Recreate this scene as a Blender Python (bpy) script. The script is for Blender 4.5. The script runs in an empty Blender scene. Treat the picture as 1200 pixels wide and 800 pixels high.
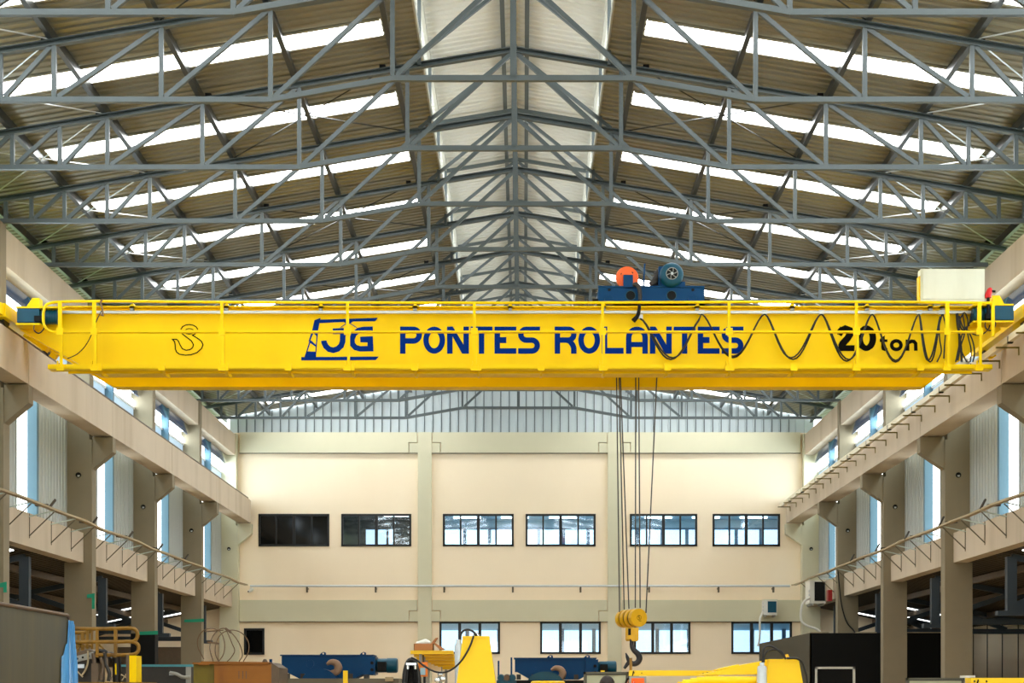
import bpy, bmesh, math, random
from mathutils import Vector
random.seed(7)
C = bpy.context.scene.collection
F, VX, HY, E = 1837.0, 613.0, 812.0, 1.5      # focal length in px, vanishing point, eye height


def P(px, py, D):
    "a pixel of the 1200x800 photograph taken back to the depth D at which the thing stands"
    return Vector(((px - VX) / F * D, D, E + (HY - py) / F * D))


# ------------------------------------------------------------------ materials
def lin(c):
    return tuple(((v / 255) / 12.92 if v / 255 <= .04045 else ((v / 255 + .055) / 1.055) ** 2.4) for v in c) + (1,)


MATS = {}


def mat(name, col, rough=.6, metal=0.0, var=.12, scale=3.0, stretch=(1, 1, 1), spec=.4, dirt=None, dirt_amt=.0, bump=0.0, emit=None, es=0.0, trans=0.0):
    m = bpy.data.materials.new(name)
    m.use_nodes = True
    nt = m.node_tree
    N, L = nt.nodes, nt.links
    b = N['Principled BSDF']
    b.inputs['Roughness'].default_value = rough
    b.inputs['Metallic'].default_value = metal
    b.inputs['Specular IOR Level'].default_value = spec
    c = lin(col)
    tc = N.new('ShaderNodeTexCoord')
    mp = N.new('ShaderNodeMapping')
    mp.inputs['Scale'].default_value = stretch
    L.new(tc.outputs['Object'], mp.inputs['Vector'])
    nz = N.new('ShaderNodeTexNoise')
    nz.inputs['Scale'].default_value = scale
    nz.inputs['Detail'].default_value = 5
    nz.inputs['Roughness'].default_value = .6
    L.new(mp.outputs['Vector'], nz.inputs['Vector'])
    mx = N.new('ShaderNodeMixRGB')
    mx.inputs['Color1'].default_value = tuple(v * (1 - var) for v in c[:3]) + (1,)
    mx.inputs['Color2'].default_value = tuple(min(1, v * (1 + var)) for v in c[:3]) + (1,)
    L.new(nz.outputs['Fac'], mx.inputs['Fac'])
    out = mx.outputs['Color']
    if dirt:
        n2 = N.new('ShaderNodeTexNoise')
        n2.inputs['Scale'].default_value = scale * .7
        n2.inputs['Detail'].default_value = 8
        mp2 = N.new('ShaderNodeMapping')
        mp2.inputs['Scale'].default_value = (stretch[0] * 1.0, stretch[1] * 1.0, stretch[2] * .25)
        mp2.inputs['Location'].default_value = (7, 3, 1)
        L.new(tc.outputs['Object'], mp2.inputs['Vector'])
        L.new(mp2.outputs['Vector'], n2.inputs['Vector'])
        rp = N.new('ShaderNodeValToRGB')
        rp.color_ramp.elements[0].position = .5
        rp.color_ramp.elements[1].position = .75
        rp.color_ramp.elements[1].color = (dirt_amt,) * 3 + (1,)
        L.new(n2.outputs['Fac'], rp.inputs['Fac'])
        m2 = N.new('ShaderNodeMixRGB')
        m2.inputs['Color2'].default_value = lin(dirt)
        L.new(rp.outputs['Color'], m2.inputs['Fac'])
        L.new(out, m2.inputs['Color1'])
        out = m2.outputs['Color']
    L.new(out, b.inputs['Base Color'])
    if bump:
        bp = N.new('ShaderNodeBump')
        bp.inputs['Strength'].default_value = bump
        bp.inputs['Distance'].default_value = .02
        L.new(nz.outputs['Fac'], bp.inputs['Height'])
        L.new(bp.outputs['Normal'], b.inputs['Normal'])
    if emit:
        b.inputs['Emission Color'].default_value = lin(emit)
        b.inputs['Emission Strength'].default_value = es
    if trans:
        tr = N.new('ShaderNodeBsdfTranslucent')
        L.new(out, tr.inputs['Color'])
        ms = N.new('ShaderNodeMixShader')
        ms.inputs['Fac'].default_value = trans
        L.new(b.outputs['BSDF'], ms.inputs[1])
        L.new(tr.outputs['BSDF'], ms.inputs[2])
        L.new(ms.outputs['Shader'], N['Material Output'].inputs['Surface'])
    MATS[name] = m
    return m


def glass(name, tint, mixf, rough=.03):
    m = bpy.data.materials.new(name)
    m.use_nodes = True
    N, L = m.node_tree.nodes, m.node_tree.links
    N.remove(N['Principled BSDF'])
    t = N.new('ShaderNodeBsdfTransparent')
    t.inputs['Color'].default_value = tint
    g = N.new('ShaderNodeBsdfGlossy')
    g.inputs['Roughness'].default_value = rough
    g.inputs['Color'].default_value = (.9, .95, 1, 1)
    x = N.new('ShaderNodeMixShader')
    x.inputs['Fac'].default_value = mixf
    L.new(t.outputs[0], x.inputs[1])
    L.new(g.outputs[0], x.inputs[2])
    L.new(x.outputs[0], N['Material Output'].inputs['Surface'])
    return m


SKY = 3.2
M = dict(
    yellow=mat('crane yellow paint', (250, 210, 0), .42, var=.04, scale=1.2, dirt=(214, 164, 4), dirt_amt=.3, spec=.15),
    yellow2=mat('machine yellow paint', (242, 200, 16), .4, var=.05, scale=2, spec=.3),
    oldyellow=mat('worn ochre yellow paint', (134, 97, 20), .55, var=.2, scale=9, dirt=(84, 58, 20), dirt_amt=.7),
    orange_box=mat('rusted orange paint', (144, 90, 22), .6, var=.15, scale=5, dirt=(110, 62, 20), dirt_amt=.6),
    olive=mat('stained green yellow paint', (112, 98, 24), .6, var=.2, scale=7, dirt=(70, 60, 20), dirt_amt=.7),
    steel=mat('blue grey primer steel', (74, 83, 84), .45, var=.1, scale=2, spec=.5),
    darksteel=mat('dark purlin steel', (58, 60, 58), .35, metal=.55, var=.12, scale=2),
    aislesteel=mat('dark blue grey aisle steel', (48, 58, 66), .5, var=.12),
    roof=mat('galvanised roof sheet', (140, 137, 120), .32, metal=.5, var=.1, scale=.8, stretch=(.3, 2, 1)),
    lantern=mat('pale lantern sheet', (214, 216, 210), .45, metal=.2, var=.06, scale=.8),
    aisleroof=mat('aisle roof sheet', (70, 60, 44), .6, metal=.2, var=.2, scale=1.5),
    skylight=mat('skylight polycarbonate', (235, 240, 240), .5, var=.02, emit=(247, 250, 252), es=9.0),
    flash=mat('galvanised flashing', (190, 190, 180), .35, metal=.6),
    cladding=mat('grey wall cladding', (176, 180, 176), .45, metal=.25, var=.05, scale=1),
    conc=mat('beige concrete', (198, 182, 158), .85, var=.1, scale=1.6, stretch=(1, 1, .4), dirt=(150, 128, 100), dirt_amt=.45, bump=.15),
    colconc=mat('column concrete', (136, 124, 100), .85, var=.1, scale=2.2, dirt=(104, 92, 70), dirt_amt=.3, bump=.15),  # tone darkened to stand in for the weaker light on the columns
    green=mat('sage green wall paint', (208, 203, 173), .7, var=.04, scale=1.2),
    cream=mat('cream wall paint', (248, 230, 199), .8, var=.03, scale=.6, dirt=(230, 206, 168), dirt_amt=.25),
    joint=mat('dark joint', (80, 70, 50), .9),
    bluepost=mat('light blue steel post', (82, 116, 132), .5, var=.05),
    winlit=mat('lit translucent strip', (240, 245, 245), .5, emit=(244, 250, 252), es=2.4),
    gaplit=mat('bright window gap', (240, 245, 245), .5, emit=(222, 240, 255), es=12.0),
    eavesglow=mat('added eaves glow', (240, 245, 245), .5, emit=(214, 236, 250), es=6.0),  # added glow for the roof edge, no such opening seen
    aislelit=mat('small aisle skylight', (240, 245, 245), .5, emit=(244, 250, 252), es=3.0),
    winblue=mat('dark blue louvre glass', (52, 66, 84), .15, var=.35, scale=2.5, stretch=(1, 3, .7), emit=(60, 82, 112), es=.3),
    winpale=mat('pale ribbed glazing', (170, 190, 205), .3, var=.2, scale=3, stretch=(1, 3, .6), emit=(150, 178, 200), es=.45),
    whiteframe=mat('white window frame', (236, 236, 232), .4),
    gable=mat('white translucent gable sheet', (186, 196, 198), .5, var=.05, scale=.7, trans=.05),
    floor=mat('polished concrete floor', (176, 150, 112), .45, var=.12, scale=.5, dirt=(110, 90, 66), dirt_amt=.4),
    blue=mat('hoist blue paint', (0, 60, 104), .45, var=.1, scale=4, spec=.15),
    teal=mat('gear motor teal paint', (4, 70, 90), .4, var=.15, scale=5, spec=.3),
    navy=mat('lettering navy paint', (0, 44, 128), .6, var=.04, spec=.05),
    orange=mat('drum orange paint', (240, 96, 20), .4, var=.05),
    black=mat('matt black', (16, 16, 15), .7, var=.1, spec=.2),
    ink=mat('lettering black paint', (14, 12, 6), .7, var=.05, spec=.05),
    rubber=mat('black rubber cable', (16, 16, 16), .45),
    rope=mat('greased wire rope', (74, 68, 60), .5, metal=.4),
    bbox=mat('black room board', (22, 22, 21), .9, var=.08, spec=.1),
    gbox=mat('grey room board', (84, 79, 66), .9, var=.06, spec=.1),
    whitepaint=mat('off white enamel', (222, 220, 208), .45),
    beigebox=mat('beige enamel cabinet', (224, 221, 196), .45, var=.03, dirt=(190, 182, 146), dirt_amt=.4),
    grey=mat('grey enamel', (150, 150, 142), .5),
    alu=mat('aluminium rail', (200, 204, 204), .35, metal=.4),
    bar=mat('cream conductor bar', (226, 216, 188), .5, var=.06),
    tray=mat('dusty cable tray', (168, 150, 116), .6, var=.15, scale=4),
    plate=mat('pale bracket plate', (184, 196, 186), .5, var=.1),
    strut=mat('brown bracket strut', (92, 82, 62), .6),
    frame=mat('black window frame', (24, 26, 28), .45),
    unlitglass=mat('office glass darkened as unlit', (10, 12, 12), .08, var=.2, spec=.3),  # near-black colour stands in for the lightless room behind the pane
    darkroom=mat('unlit office wall', (22, 24, 24), .8),  # copy of the office wall, shade of an unlit room put into its colour
    clampm=mat('dark cable clamp', (60, 52, 40), .6),
    officewall=mat('pale office wall', (158, 190, 204), .8, var=.04),
    officelit=mat('daylit office window', (240, 246, 250), .5, emit=(214, 234, 250), es=.95),
    officeblue=mat('office blue frame', (70, 112, 138), .6),
    officelamp=mat('office tube lamp', (250, 250, 250), .5, emit=(255, 255, 255), es=6.0),
    tank=mat('dull stained sheet metal', (84, 80, 62), .4, metal=.3, var=.45, scale=3.5, stretch=(1, 1.4, .18), dirt=(104, 92, 40), dirt_amt=.6),
    film=mat('blue plastic film', (90, 160, 214), .15, var=.2, scale=12, stretch=(1, 1, .2), spec=.8),
    rim=mat('brown steel rim', (96, 76, 56), .4, metal=.4),
    brown=mat('brown grimy steel', (96, 80, 62), .6, var=.25, scale=8),
    grime=mat('grimy black machinery', (44, 40, 34), .5, var=.4, scale=9),
    card=mat('brown cardboard', (160, 106, 66), .85, var=.08),
    plastic=mat('clear plastic film', (186, 196, 202), .15, var=.15, scale=14, spec=.8),
    chrome=mat('bright bolt steel', (200, 204, 204), .2, metal=.9),
    hook=mat('black forged hook', (34, 32, 34), .45, var=.2, scale=9),
    hookrust=mat('bare forged hook', (140, 112, 88), .5, var=.2, scale=9),
    sheave=mat('hook block yellow', (222, 170, 10), .42, var=.1, scale=6, dirt=(150, 108, 10), dirt_amt=.5),
    bench=mat('grey steel bench', (104, 98, 80), .55, var=.15, scale=4),
    tealrim=mat('teal painted rim', (70, 140, 150), .5, var=.2, scale=5),
    tape=mat('green tape', (30, 150, 116), .6, var=.15),
    skin=mat('skin', (150, 98, 70), .55, var=.05),
    hair=mat('dark hair', (38, 28, 22), .7, var=.25, scale=60),
    shirt=mat('grey work shirt', (86, 92, 100), .85),
    trousers=mat('dark work trousers', (38, 44, 58), .85),
    boots=mat('black boots', (20, 20, 20), .6),
    board=mat('grey green board', (176, 178, 150), .7, var=.03),
    boardframe=mat('dark board frame', (84, 82, 66), .5),
    signorange=mat('orange sign', (240, 100, 20), .6),
    signred=mat('red sign mark', (214, 30, 30), .6),
    redbox=mat('red enamel', (150, 24, 24), .4),
    wirerust=mat('rusty wire', (110, 84, 56), .6),
    dirtyorange=mat('orange plastic', (226, 120, 20), .4),
    greenbounce=mat('green bounce ground', (96, 128, 52), .95, var=.3, scale=.4),
)

# ------------------------------------------------------------------ mesh building
ORG = {}


class MB:
    def __init__(s):
        s.v = []
        s.f = []
        s.sm = False

    def quad(s, a, b, c, d):
        n = len(s.v)
        s.v += [Vector(a), Vector(b), Vector(c), Vector(d)]
        s.f.append((n, n + 1, n + 2, n + 3))
        return s

    def poly(s, pts):
        n = len(s.v)
        s.v += [Vector(p) for p in pts]
        s.f.append(tuple(range(n, n + len(pts))))
        return s

    def box(s, x0, x1, y0, y1, z0, z1):
        n = len(s.v)
        for z in (z0, z1):
            s.v += [Vector((x0, y0, z)), Vector((x1, y0, z)), Vector((x1, y1, z)), Vector((x0, y1, z))]
        for q in ((0, 3, 2, 1), (4, 5, 6, 7), (0, 1, 5, 4), (1, 2, 6, 5), (2, 3, 7, 6), (3, 0, 4, 7)):
            s.f.append(tuple(n + i for i in q))
        return s

    def hexa(s, lo, hi):
        "lo and hi: four points each, same order"
        n = len(s.v)
        s.v += [Vector(p) for p in lo] + [Vector(p) for p in hi]
        for q in ((0, 3, 2, 1), (4, 5, 6, 7), (0, 1, 5, 4), (1, 2, 6, 5), (2, 3, 7, 6), (3, 0, 4, 7)):
            s.f.append(tuple(n + i for i in q))
        return s

    def prism(s, pts, d):
        "polygon pts extruded by the vector d"
        d = Vector(d)
        n = len(s.v)
        k = len(pts)
        s.v += [Vector(p) for p in pts] + [Vector(p) + d for p in pts]
        s.f.append(tuple(range(n + k - 1, n - 1, -1)))
        s.f.append(tuple(range(n + k, n + 2 * k)))
        for i in range(k):
            j = (i + 1) % k
            s.f.append((n + i, n + j, n + k + j, n + k + i))
        return s

    def beam(s, p, q, w, h, up=(0, 1, 0)):
        "bar from p to q, w wide across up, h along up"
        p, q = Vector(p), Vector(q)
        d = (q - p).normalized()
        u = Vector(up)
        u = (u - d * u.dot(d)).normalized()
        r = d.cross(u)
        a = [p + r * (i * w / 2) + u * (j * h / 2) for i, j in ((-1, -1), (1, -1), (1, 1), (-1, 1))]
        b = [v + (q - p) for v in a]
        return s.hexa(a, b)

    def tube(s, pts, r, n=8, cap=True):
        pts = [Vector(p) for p in pts]
        if 4 <= len(pts) <= 40:
            rl = list(r) if isinstance(r, (list, tuple)) else [r] * len(pts)
            ext = [pts[0] * 2 - pts[1]] + pts + [pts[-1] * 2 - pts[-2]]
            np_, nr_ = [], []
            for i in range(1, len(ext) - 2):
                p0, p1, p2, p3 = ext[i - 1:i + 3]
                t0 = 0
                t1 = t0 + max(1e-5, (p1 - p0).length) ** .5
                t2 = t1 + max(1e-5, (p2 - p1).length) ** .5
                t3 = t2 + max(1e-5, (p3 - p2).length) ** .5
                for j in range(5):
                    t = t1 + (t2 - t1) * j / 5
                    A1 = p0 * ((t1 - t) / (t1 - t0)) + p1 * ((t - t0) / (t1 - t0))
                    A2 = p1 * ((t2 - t) / (t2 - t1)) + p2 * ((t - t1) / (t2 - t1))
                    A3 = p2 * ((t3 - t) / (t3 - t2)) + p3 * ((t - t2) / (t3 - t2))
                    B1 = A1 * ((t2 - t) / (t2 - t0)) + A2 * ((t - t0) / (t2 - t0))
                    B2 = A2 * ((t3 - t) / (t3 - t1)) + A3 * ((t - t1) / (t3 - t1))
                    np_.append(B1 * ((t2 - t) / (t2 - t1)) + B2 * ((t - t1) / (t2 - t1)))
                    nr_.append(rl[i - 1] + (rl[i] - rl[i - 1]) * j / 5)
            np_.append(pts[-1])
            nr_.append(rl[-1])
            pts, r = np_, nr_
        rings = []
        prev = None
        for i, p in enumerate(pts):
            if i == 0:
                d = pts[1] - p
            elif i == len(pts) - 1:
                d = p - pts[i - 1]
            else:
                d = (pts[i + 1] - p).normalized() + (p - pts[i - 1]).normalized()
            d = d.normalized() if d.length > 1e-9 else Vector((0, 0, 1))
            if prev is None:
                u = d.orthogonal().normalized()
            else:
                u = prev - d * prev.dot(d)
                u = u.normalized() if u.length > 1e-6 else d.orthogonal().normalized()
            prev = u
            w = d.cross(u)
            rr = r[i] if isinstance(r, (list, tuple)) else r
            base = len(s.v)
            s.v += [p + (u * math.cos(2 * math.pi * k / n) + w * math.sin(2 * math.pi * k / n)) * rr for k in range(n)]
            rings.append(base)
        for a, b in zip(rings, rings[1:]):
            for k in range(n):
                s.f.append((a + k, a + (k + 1) % n, b + (k + 1) % n, b + k))
        if cap:
            s.f.append(tuple(rings[0] + k for k in range(n - 1, -1, -1)))
            s.f.append(tuple(rings[-1] + k for k in range(n)))
        return s

    def cyl(s, p, q, r, n=20):
        return s.tube([p, q], r, n)

    def lathe(s, p, axis, prof, n=24):
        "prof: (distance along axis, radius)"
        ax = Vector(axis).normalized()
        u = ax.orthogonal().normalized()
        w = ax.cross(u)
        rings = []
        for t, r in prof:
            base = len(s.v)
            c = Vector(p) + ax * t
            s.v += [c + (u * math.cos(2 * math.pi * k / n) + w * math.sin(2 * math.pi * k / n)) * max(r, 1e-4) for k in range(n)]
            rings.append(base)
        for a, b in zip(rings, rings[1:]):
            for k in range(n):
                s.f.append((a + k, a + (k + 1) % n, b + (k + 1) % n, b + k))
        s.f.append(tuple(rings[0] + k for k in range(n - 1, -1, -1)))
        s.f.append(tuple(rings[-1] + k for k in range(n)))
        return s

    def strip2(s, pts, w, fn, closed=False):
        "flat stroke of width w through 2-D points, laid on a surface by fn(px,py)"
        if 'LAY' in globals():
            LAY[0] += 1
        q_ = [pts[0]]
        for p_ in pts[1:]:
            if math.hypot(p_[0] - q_[-1][0], p_[1] - q_[-1][1]) > 1e-3:
                q_.append(p_)
        pts = q_
        n = len(pts)
        L_, R_ = [], []
        for i in range(n):
            a = pts[i - 1] if (i > 0 or closed) else None
            c = pts[(i + 1) % n] if (i < n - 1 or closed) else None
            b = pts[i]

            def nrm(p, q):
                dx, dy = q[0] - p[0], q[1] - p[1]
                l = math.hypot(dx, dy) or 1
                return (-dy / l, dx / l)
            if a is None:
                m = nrm(b, c)
                k = 1
            elif c is None:
                m = nrm(a, b)
                k = 1
            else:
                n1, n2 = nrm(a, b), nrm(b, c)
                m = (n1[0] + n2[0], n1[1] + n2[1])
                l = math.hypot(*m) or 1
                m = (m[0] / l, m[1] / l)
                k = 1 / max(.35, m[0] * n1[0] + m[1] * n1[1])
            L_.append(fn(b[0] + m[0] * w / 2 * k, b[1] + m[1] * w / 2 * k))
            R_.append(fn(b[0] - m[0] * w / 2 * k, b[1] - m[1] * w / 2 * k))
        for i in range(n if closed else n - 1):
            j = (i + 1) % n
            s.quad(L_[i], L_[j], R_[j], R_[i])
        return s

    def build(s, name, m, parent=None, smooth=False, origin=None):
        if parent is not None:
            o0 = ORG[parent.name]
        elif origin is not None:
            o0 = Vector(origin)
        else:
            xs = [v.x for v in s.v]
            ys = [v.y for v in s.v]
            o0 = Vector(((min(xs) + max(xs)) / 2, (min(ys) + max(ys)) / 2, min(v.z for v in s.v)))
        me = bpy.data.meshes.new(name)
        me.from_pydata([tuple(v - o0) for v in s.v], [], s.f)
        me.update()
        bm = bmesh.new()
        bm.from_mesh(me)
        bmesh.ops.recalc_face_normals(bm, faces=bm.faces)
        bm.to_mesh(me)
        bm.free()
        me.materials.append(M[m] if isinstance(m, str) else m)
        if smooth:
            for p in me.polygons:
                p.use_smooth = True
            try:
                me.set_sharp_from_angle(angle=math.radians(38))
            except Exception:
                pass
        o = bpy.data.objects.new(name, me)
        C.objects.link(o)
        if parent is not None:
            o.parent = parent
        else:
            o.location = o0
        ORG[o.name] = o0
        return o


def tag(o, label=None, cat=None, group=None, kind=None):
    if label:
        o['label'] = label
    if cat:
        o['category'] = cat
    if group:
        o['group'] = group
    if kind:
        o['kind'] = kind
    return o


def thing(name, label, cat, loc, group=None):
    o = bpy.data.objects.new(name, None)
    C.objects.link(o)
    o.location = loc
    o.empty_display_size = .1
    ORG[o.name] = Vector(loc)
    return tag(o, label, cat, group)


def struct(name, mb, m, smooth=False):
    return tag(mb.build(name, m, smooth=smooth), kind='structure')


def copy_tree(o, parent=None):
    c = o.copy()
    C.objects.link(c)
    if parent is not None:
        c.parent = parent
    for ch in [x for x in C.objects if x.parent == o]:
        copy_tree(ch, c)
    return c


ORD = ['nearest', 'second', 'third', 'fourth', 'fifth', 'sixth', 'seventh', 'eighth', 'ninth', 'tenth', 'eleventh', 'twelfth', 'thirteenth', 'fourteenth', 'fifteenth', 'sixteenth', 'seventeenth', 'eighteenth', 'nineteenth', 'twentieth']


def nth(i):
    return 'nearest' if i == 0 else ORD[i] + ' nearest'


# ------------------------------------------------------------------ main dimensions
XC = -.15                      # ridge line
XI = {-1: -9.69, 1: 9.48}      # inner face of the columns
XB = {-1: -9.27, 1: 8.97}      # inner face of the runway beams
YB = 53.6                      # end wall
Y0 = -5.0                      # open end of the hall
SL = .164
TY = [20.4 + 3 * n for n in range(11)]
SIDE = {-1: 'left', 1: 'right'}


def zr(d):                     # roof sheet height at distance d from the ridge
    return E + 11.08 - SL * d


def corr_roof(mb, s, d0, d1, y0, y1, zf=zr, per=.2, h=.024):
    "trapezoid sheet, ribs running down the slope"
    ys = []
    y = y0
    while y < y1 - 1e-6:
        for t, up in ((0, 0), (.45, 0), (.55, 1), (.9, 1)):
            yy = y + t * per
            if yy < y1:
                ys.append((yy, up * h))
        y += per
    ys.append((y1, 0))
    n = len(mb.v)
    for yy, up in ys:
        mb.v += [Vector((XC + s * d0, yy, zf(d0) + up)), Vector((XC + s * d1, yy, zf(d1) + up))]
    for i in range(len(ys) - 1):
        a = n + 2 * i
        mb.f.append((a, a + 1, a + 3, a + 2))


# floor and ground
struct('floor', MB().box(-14.6, 14.6, Y0 - 3, YB + 6, -.1, 0), 'floor')
# front wall with an open gate behind the camera
m = MB()
m.box(-10.6, -4.5, Y0 - .2, Y0, 0, E + 9.3)
m.box(4.5, 10.4, Y0 - .2, Y0, 0, E + 9.3)
m.box(-4.5, 4.5, Y0 - .2, Y0, 5.2, E + 9.3)
struct('wall_front', m, 'cream')
struct('ground', MB().box(-70, 70, -70, 120, -.3, -.12), 'greenbounce')  # unseen ground, coloured green to bounce tinted light under the eaves
# roofs
sky_y = [25.25 + 3 * n for n in range(-10, 10)]
for s in (-1, 1):
    mb = MB()
    y = Y0
    for yc in sky_y:
        corr_roof(mb, s, 1.56, 11.7, y, yc - .3)
        corr_roof(mb, s, 1.56, 2.13, yc - .3, yc + .3)
        corr_roof(mb, s, 8.4, 11.7, yc - .3, yc + .3)
        y = yc + .3
    corr_roof(mb, s, 1.56, 11.7, y, YB)
    struct('ceiling_' + SIDE[s], mb, 'roof')
    mb = MB()
    zl = lambda d: E + 12.22 - .17 * d
    corr_roof(mb, s, 0, 1.85, Y0, YB, zl, .2, .022)
    struct('ceiling_lantern_' + SIDE[s], mb, 'lantern')
    # upstand along the lantern opening
    x = XC + s * 1.56
    mb = MB().box(min(x, x + s * .03), max(x, x + s * .03), Y0, YB, zr(1.56) - .02, zr(1.56) + .14)
    struct('trim_lantern_' + SIDE[s], mb, 'flash')
    # skylight strips
    vis = 0
    for i, yc in enumerate(sky_y):
        t = MB().hexa([(XC + s * 2.13, yc - .3, zr(2.13) + .0), (XC + s * 8.4, yc - .3, zr(8.4)), (XC + s * 8.4, yc + .3, zr(8.4)), (XC + s * 2.13, yc + .3, zr(2.13))],
                      [(XC + s * 2.13, yc - .3, zr(2.13) + .03), (XC + s * 8.4, yc - .3, zr(8.4) + .03), (XC + s * 8.4, yc + .3, zr(8.4) + .03), (XC + s * 2.13, yc + .3, zr(2.13) + .03)])
        o = struct('window_%d' % (100 + i + (40 if s > 0 else 0)), t, 'skylight')
        e = MB()
        for yy in (yc - .3, yc + .3):
            e.beam((XC + s * 2.13, yy, zr(2.13) - .012), (XC + s * 8.4, yy, zr(8.4) - .012), .05, .02, (0, 0, 1))
        e.build('edge_flashing', 'flash', o)

# ------------------------------------------------------------------ trusses
PTS = [0, 1.8, 3.62, 5.25, 6.85, 7.65, 8.45, 9.07, 9.55]


def zt(d):
    return E + 10.83 - SL * d


def zb(d):
    if d <= 1.8:
        return E + 9.17
    if d <= 3.62:
        return E + 9.17 - .32 * (d - 1.8) / 1.82
    return E + 8.85


def make_truss(y):
    t = thing('roof_truss', '', 'truss', (XC, y, zb(9)))
    X = lambda s, d: XC + s * d
    for s in (-1, 1):
        m = MB()
        for dz, hh, dy, ww in ((.043, .014, 0, .1), (-.043, .014, 0, .1), (0, .1, .043, .014)):
            m.beam((X(s, 0), y + dy, zt(0) + dz), (X(s, 10.15), y + dy, zt(10.15) + dz), hh if dy == 0 else ww, ww if dy == 0 else hh, (0, 1, 0)) if dy == 0 else m.beam((X(s, 0), y + dy, zt(0)), (X(s, 10.15), y + dy, zt(10.15)), ww, hh, (0, 0, 1))
        m.build('top_chord', 'steel', t)
        for i, d in enumerate(PTS[1:], 1):
            MB().beam((X(s, d), y, zb(d) + .04), (X(s, d), y, zt(d) - .04), .066, .06).build('vertical_web', 'steel', t)
        for i in range(len(PTS) - 2):
            d0, d1 = PTS[i], PTS[i + 1]
            MB().beam((X(s, d1) - s * .06, y + .01, zb(d1) + .05), (X(s, d0) + s * .05, y + .01, zt(d0) - .06), .066, .06).build('diagonal_web', 'steel', t)
    MB().beam((X(1, 0), y, zb(0)), (X(1, 0), y, zt(0) + .08), .09, .08).build('king_post', 'steel', t)
    b = MB()
    ds = [-9.75, -3.62, -1.8, 1.8, 3.62, 9.75]
    for a, c in zip(ds, ds[1:]):
        b.beam((XC + a, y, zb(abs(a))), (XC + c, y, zb(abs(c))), .08, .08)
    b.build('bottom_chord', 'steel', t)
    # lantern frame standing on the truss
    for s in (-1, 1):
        MB().beam((X(s, 0), y, E + 12.05), (X(s, 1.62), y, E + 12.05 - .27), .07, .07).build('lantern_rafter', 'steel', t)
        MB().beam((X(s, 1.6), y, zt(1.6)), (X(s, 1.6), y, E + 11.8), .06, .06).build('lantern_post', 'steel', t)
    for s in (-1, 1):
        MB().beam((X(s, .05), y, E + 11.98), (X(s, 1.8), y, zt(1.8) + .05), .06, .06).build('lantern_brace', 'steel', t)
    MB().beam((X(1, 0), y, zt(0)), (X(1, 0), y, E + 12.1), .07, .07).build('lantern_king_post', 'steel', t)
    return t


tr0 = make_truss(TY[0])
EXTRA = ['cut by the frame top', '', '', '', '', '', '', '', '', 'visible below the crane', 'below the crane']
for n, y in enumerate(TY):
    t = tr0 if n == 0 else copy_tree(tr0)
    t.location.y = y
    tag(t, 'grey steel roof truss, %s to the camera%s' % (nth(n), ', ' + EXTRA[n] if EXTRA[n] else ''), 'truss', 'steel roof trusses')

# purlins
for s in (-1, 1):
    for i, d in enumerate([2.02, 3.68, 5.3, 6.9, 8.5, 9.98]):
        x = XC + s * d
        z = zr(d) - .02
        m = MB()
        m.box(x - .02, x + .02, 14, YB - .02, z - .17, z - .165 + .165)
        m.box(x - .042, x + .042, 14, YB - .02, z - .18, z - .165)
        o = m.build('purlin', 'darksteel')
        tag(o, 'dark steel purlin along the %s roof slope, %s to the ridge' % (SIDE[s], nth(i).replace('nearest', 'closest')), 'purlin', 'purlins under the %s roof slope' % SIDE[s])
    x = XC + s * .22
    o = MB().box(x - .04, x + .04, 14, YB - .02, E + 12.06, E + 12.17).build('purlin', 'steel')
    tag(o, 'pale purlin beside the ridge inside the lantern, %s of the centre' % SIDE[s], 'purlin', 'lantern ridge purlins')
    x = XC + s * 1.6
    o = MB().box(x - .03, x + .03, 14, YB - .02, E + 11.78, E + 11.9).build('purlin', 'flash')
    tag(o, 'bright eave rail along the %s side of the lantern' % SIDE[s], 'purlin', 'lantern eave rails')

# wind bracing rods in the roof plane
for s in (-1, 1):
    for n in range(10):
        y0, y1 = TY[n], TY[n + 1]
        for (da, db), nm in (((2.1, 5.3), 'upper'), ((6.9, 9.9), 'lower')):
            if nm == 'upper' and n % 2:
                continue
            a = Vector((XC + s * da, y0, zt(da) + .06))
            b = Vector((XC + s * db, y1, zt(db) + .06))
            c = Vector((XC + s * db, y0, zt(db) + .06))
            d = Vector((XC + s * da, y1, zt(da) + .06))
            t = thing('cross_brace', 'crossed steel rods on the %s %s roof slope behind the %s truss' % (nm, SIDE[s], ORD[n]), 'brace', tuple((a + b) / 2), 'roof wind braces')
            for p, q in ((a, b), (c, d)):
                MB().cyl(p, q, .012, 6).build('rod', 'alu' if nm == 'lower' else 'darksteel', t)
                k = p + (q - p) * .04
                MB().box(k.x - .05, k.x + .05, k.y - .05, k.y + .05, k.z - .02, k.z + .09).build('anchor_clip', 'black', t)

# ------------------------------------------------------------------ end wall
def zroof_x(x):
    return zr(abs(x - XC))


WX0, WX1 = -9.69, 9.48
H1, H2 = E + 8.9, E + 8.2            # top beam
H3, H4 = E + 3.18, E + 2.45          # lower beam
wins_up = [(303, 386), (400, 482), (519, 602), (616, 698), (738, 817), (835, 914)]
wins_lo = [(515, 586), (633, 704), (743, 809), (857, 928)]
SB = F / YB
wx = lambda px: (px - VX) / SB
wz = lambda py: E + (HY - py) / SB
UZ0, UZ1 = wz(640), wz(602)
LZ0, LZ1 = wz(766), wz(728)
holes = [(wx(a), wx(b), UZ0, UZ1) for a, b in wins_up] + [(wx(a), wx(b), LZ0, LZ1) for a, b in wins_lo] + [(wx(286), wx(310), wz(767), wz(736))]


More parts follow.
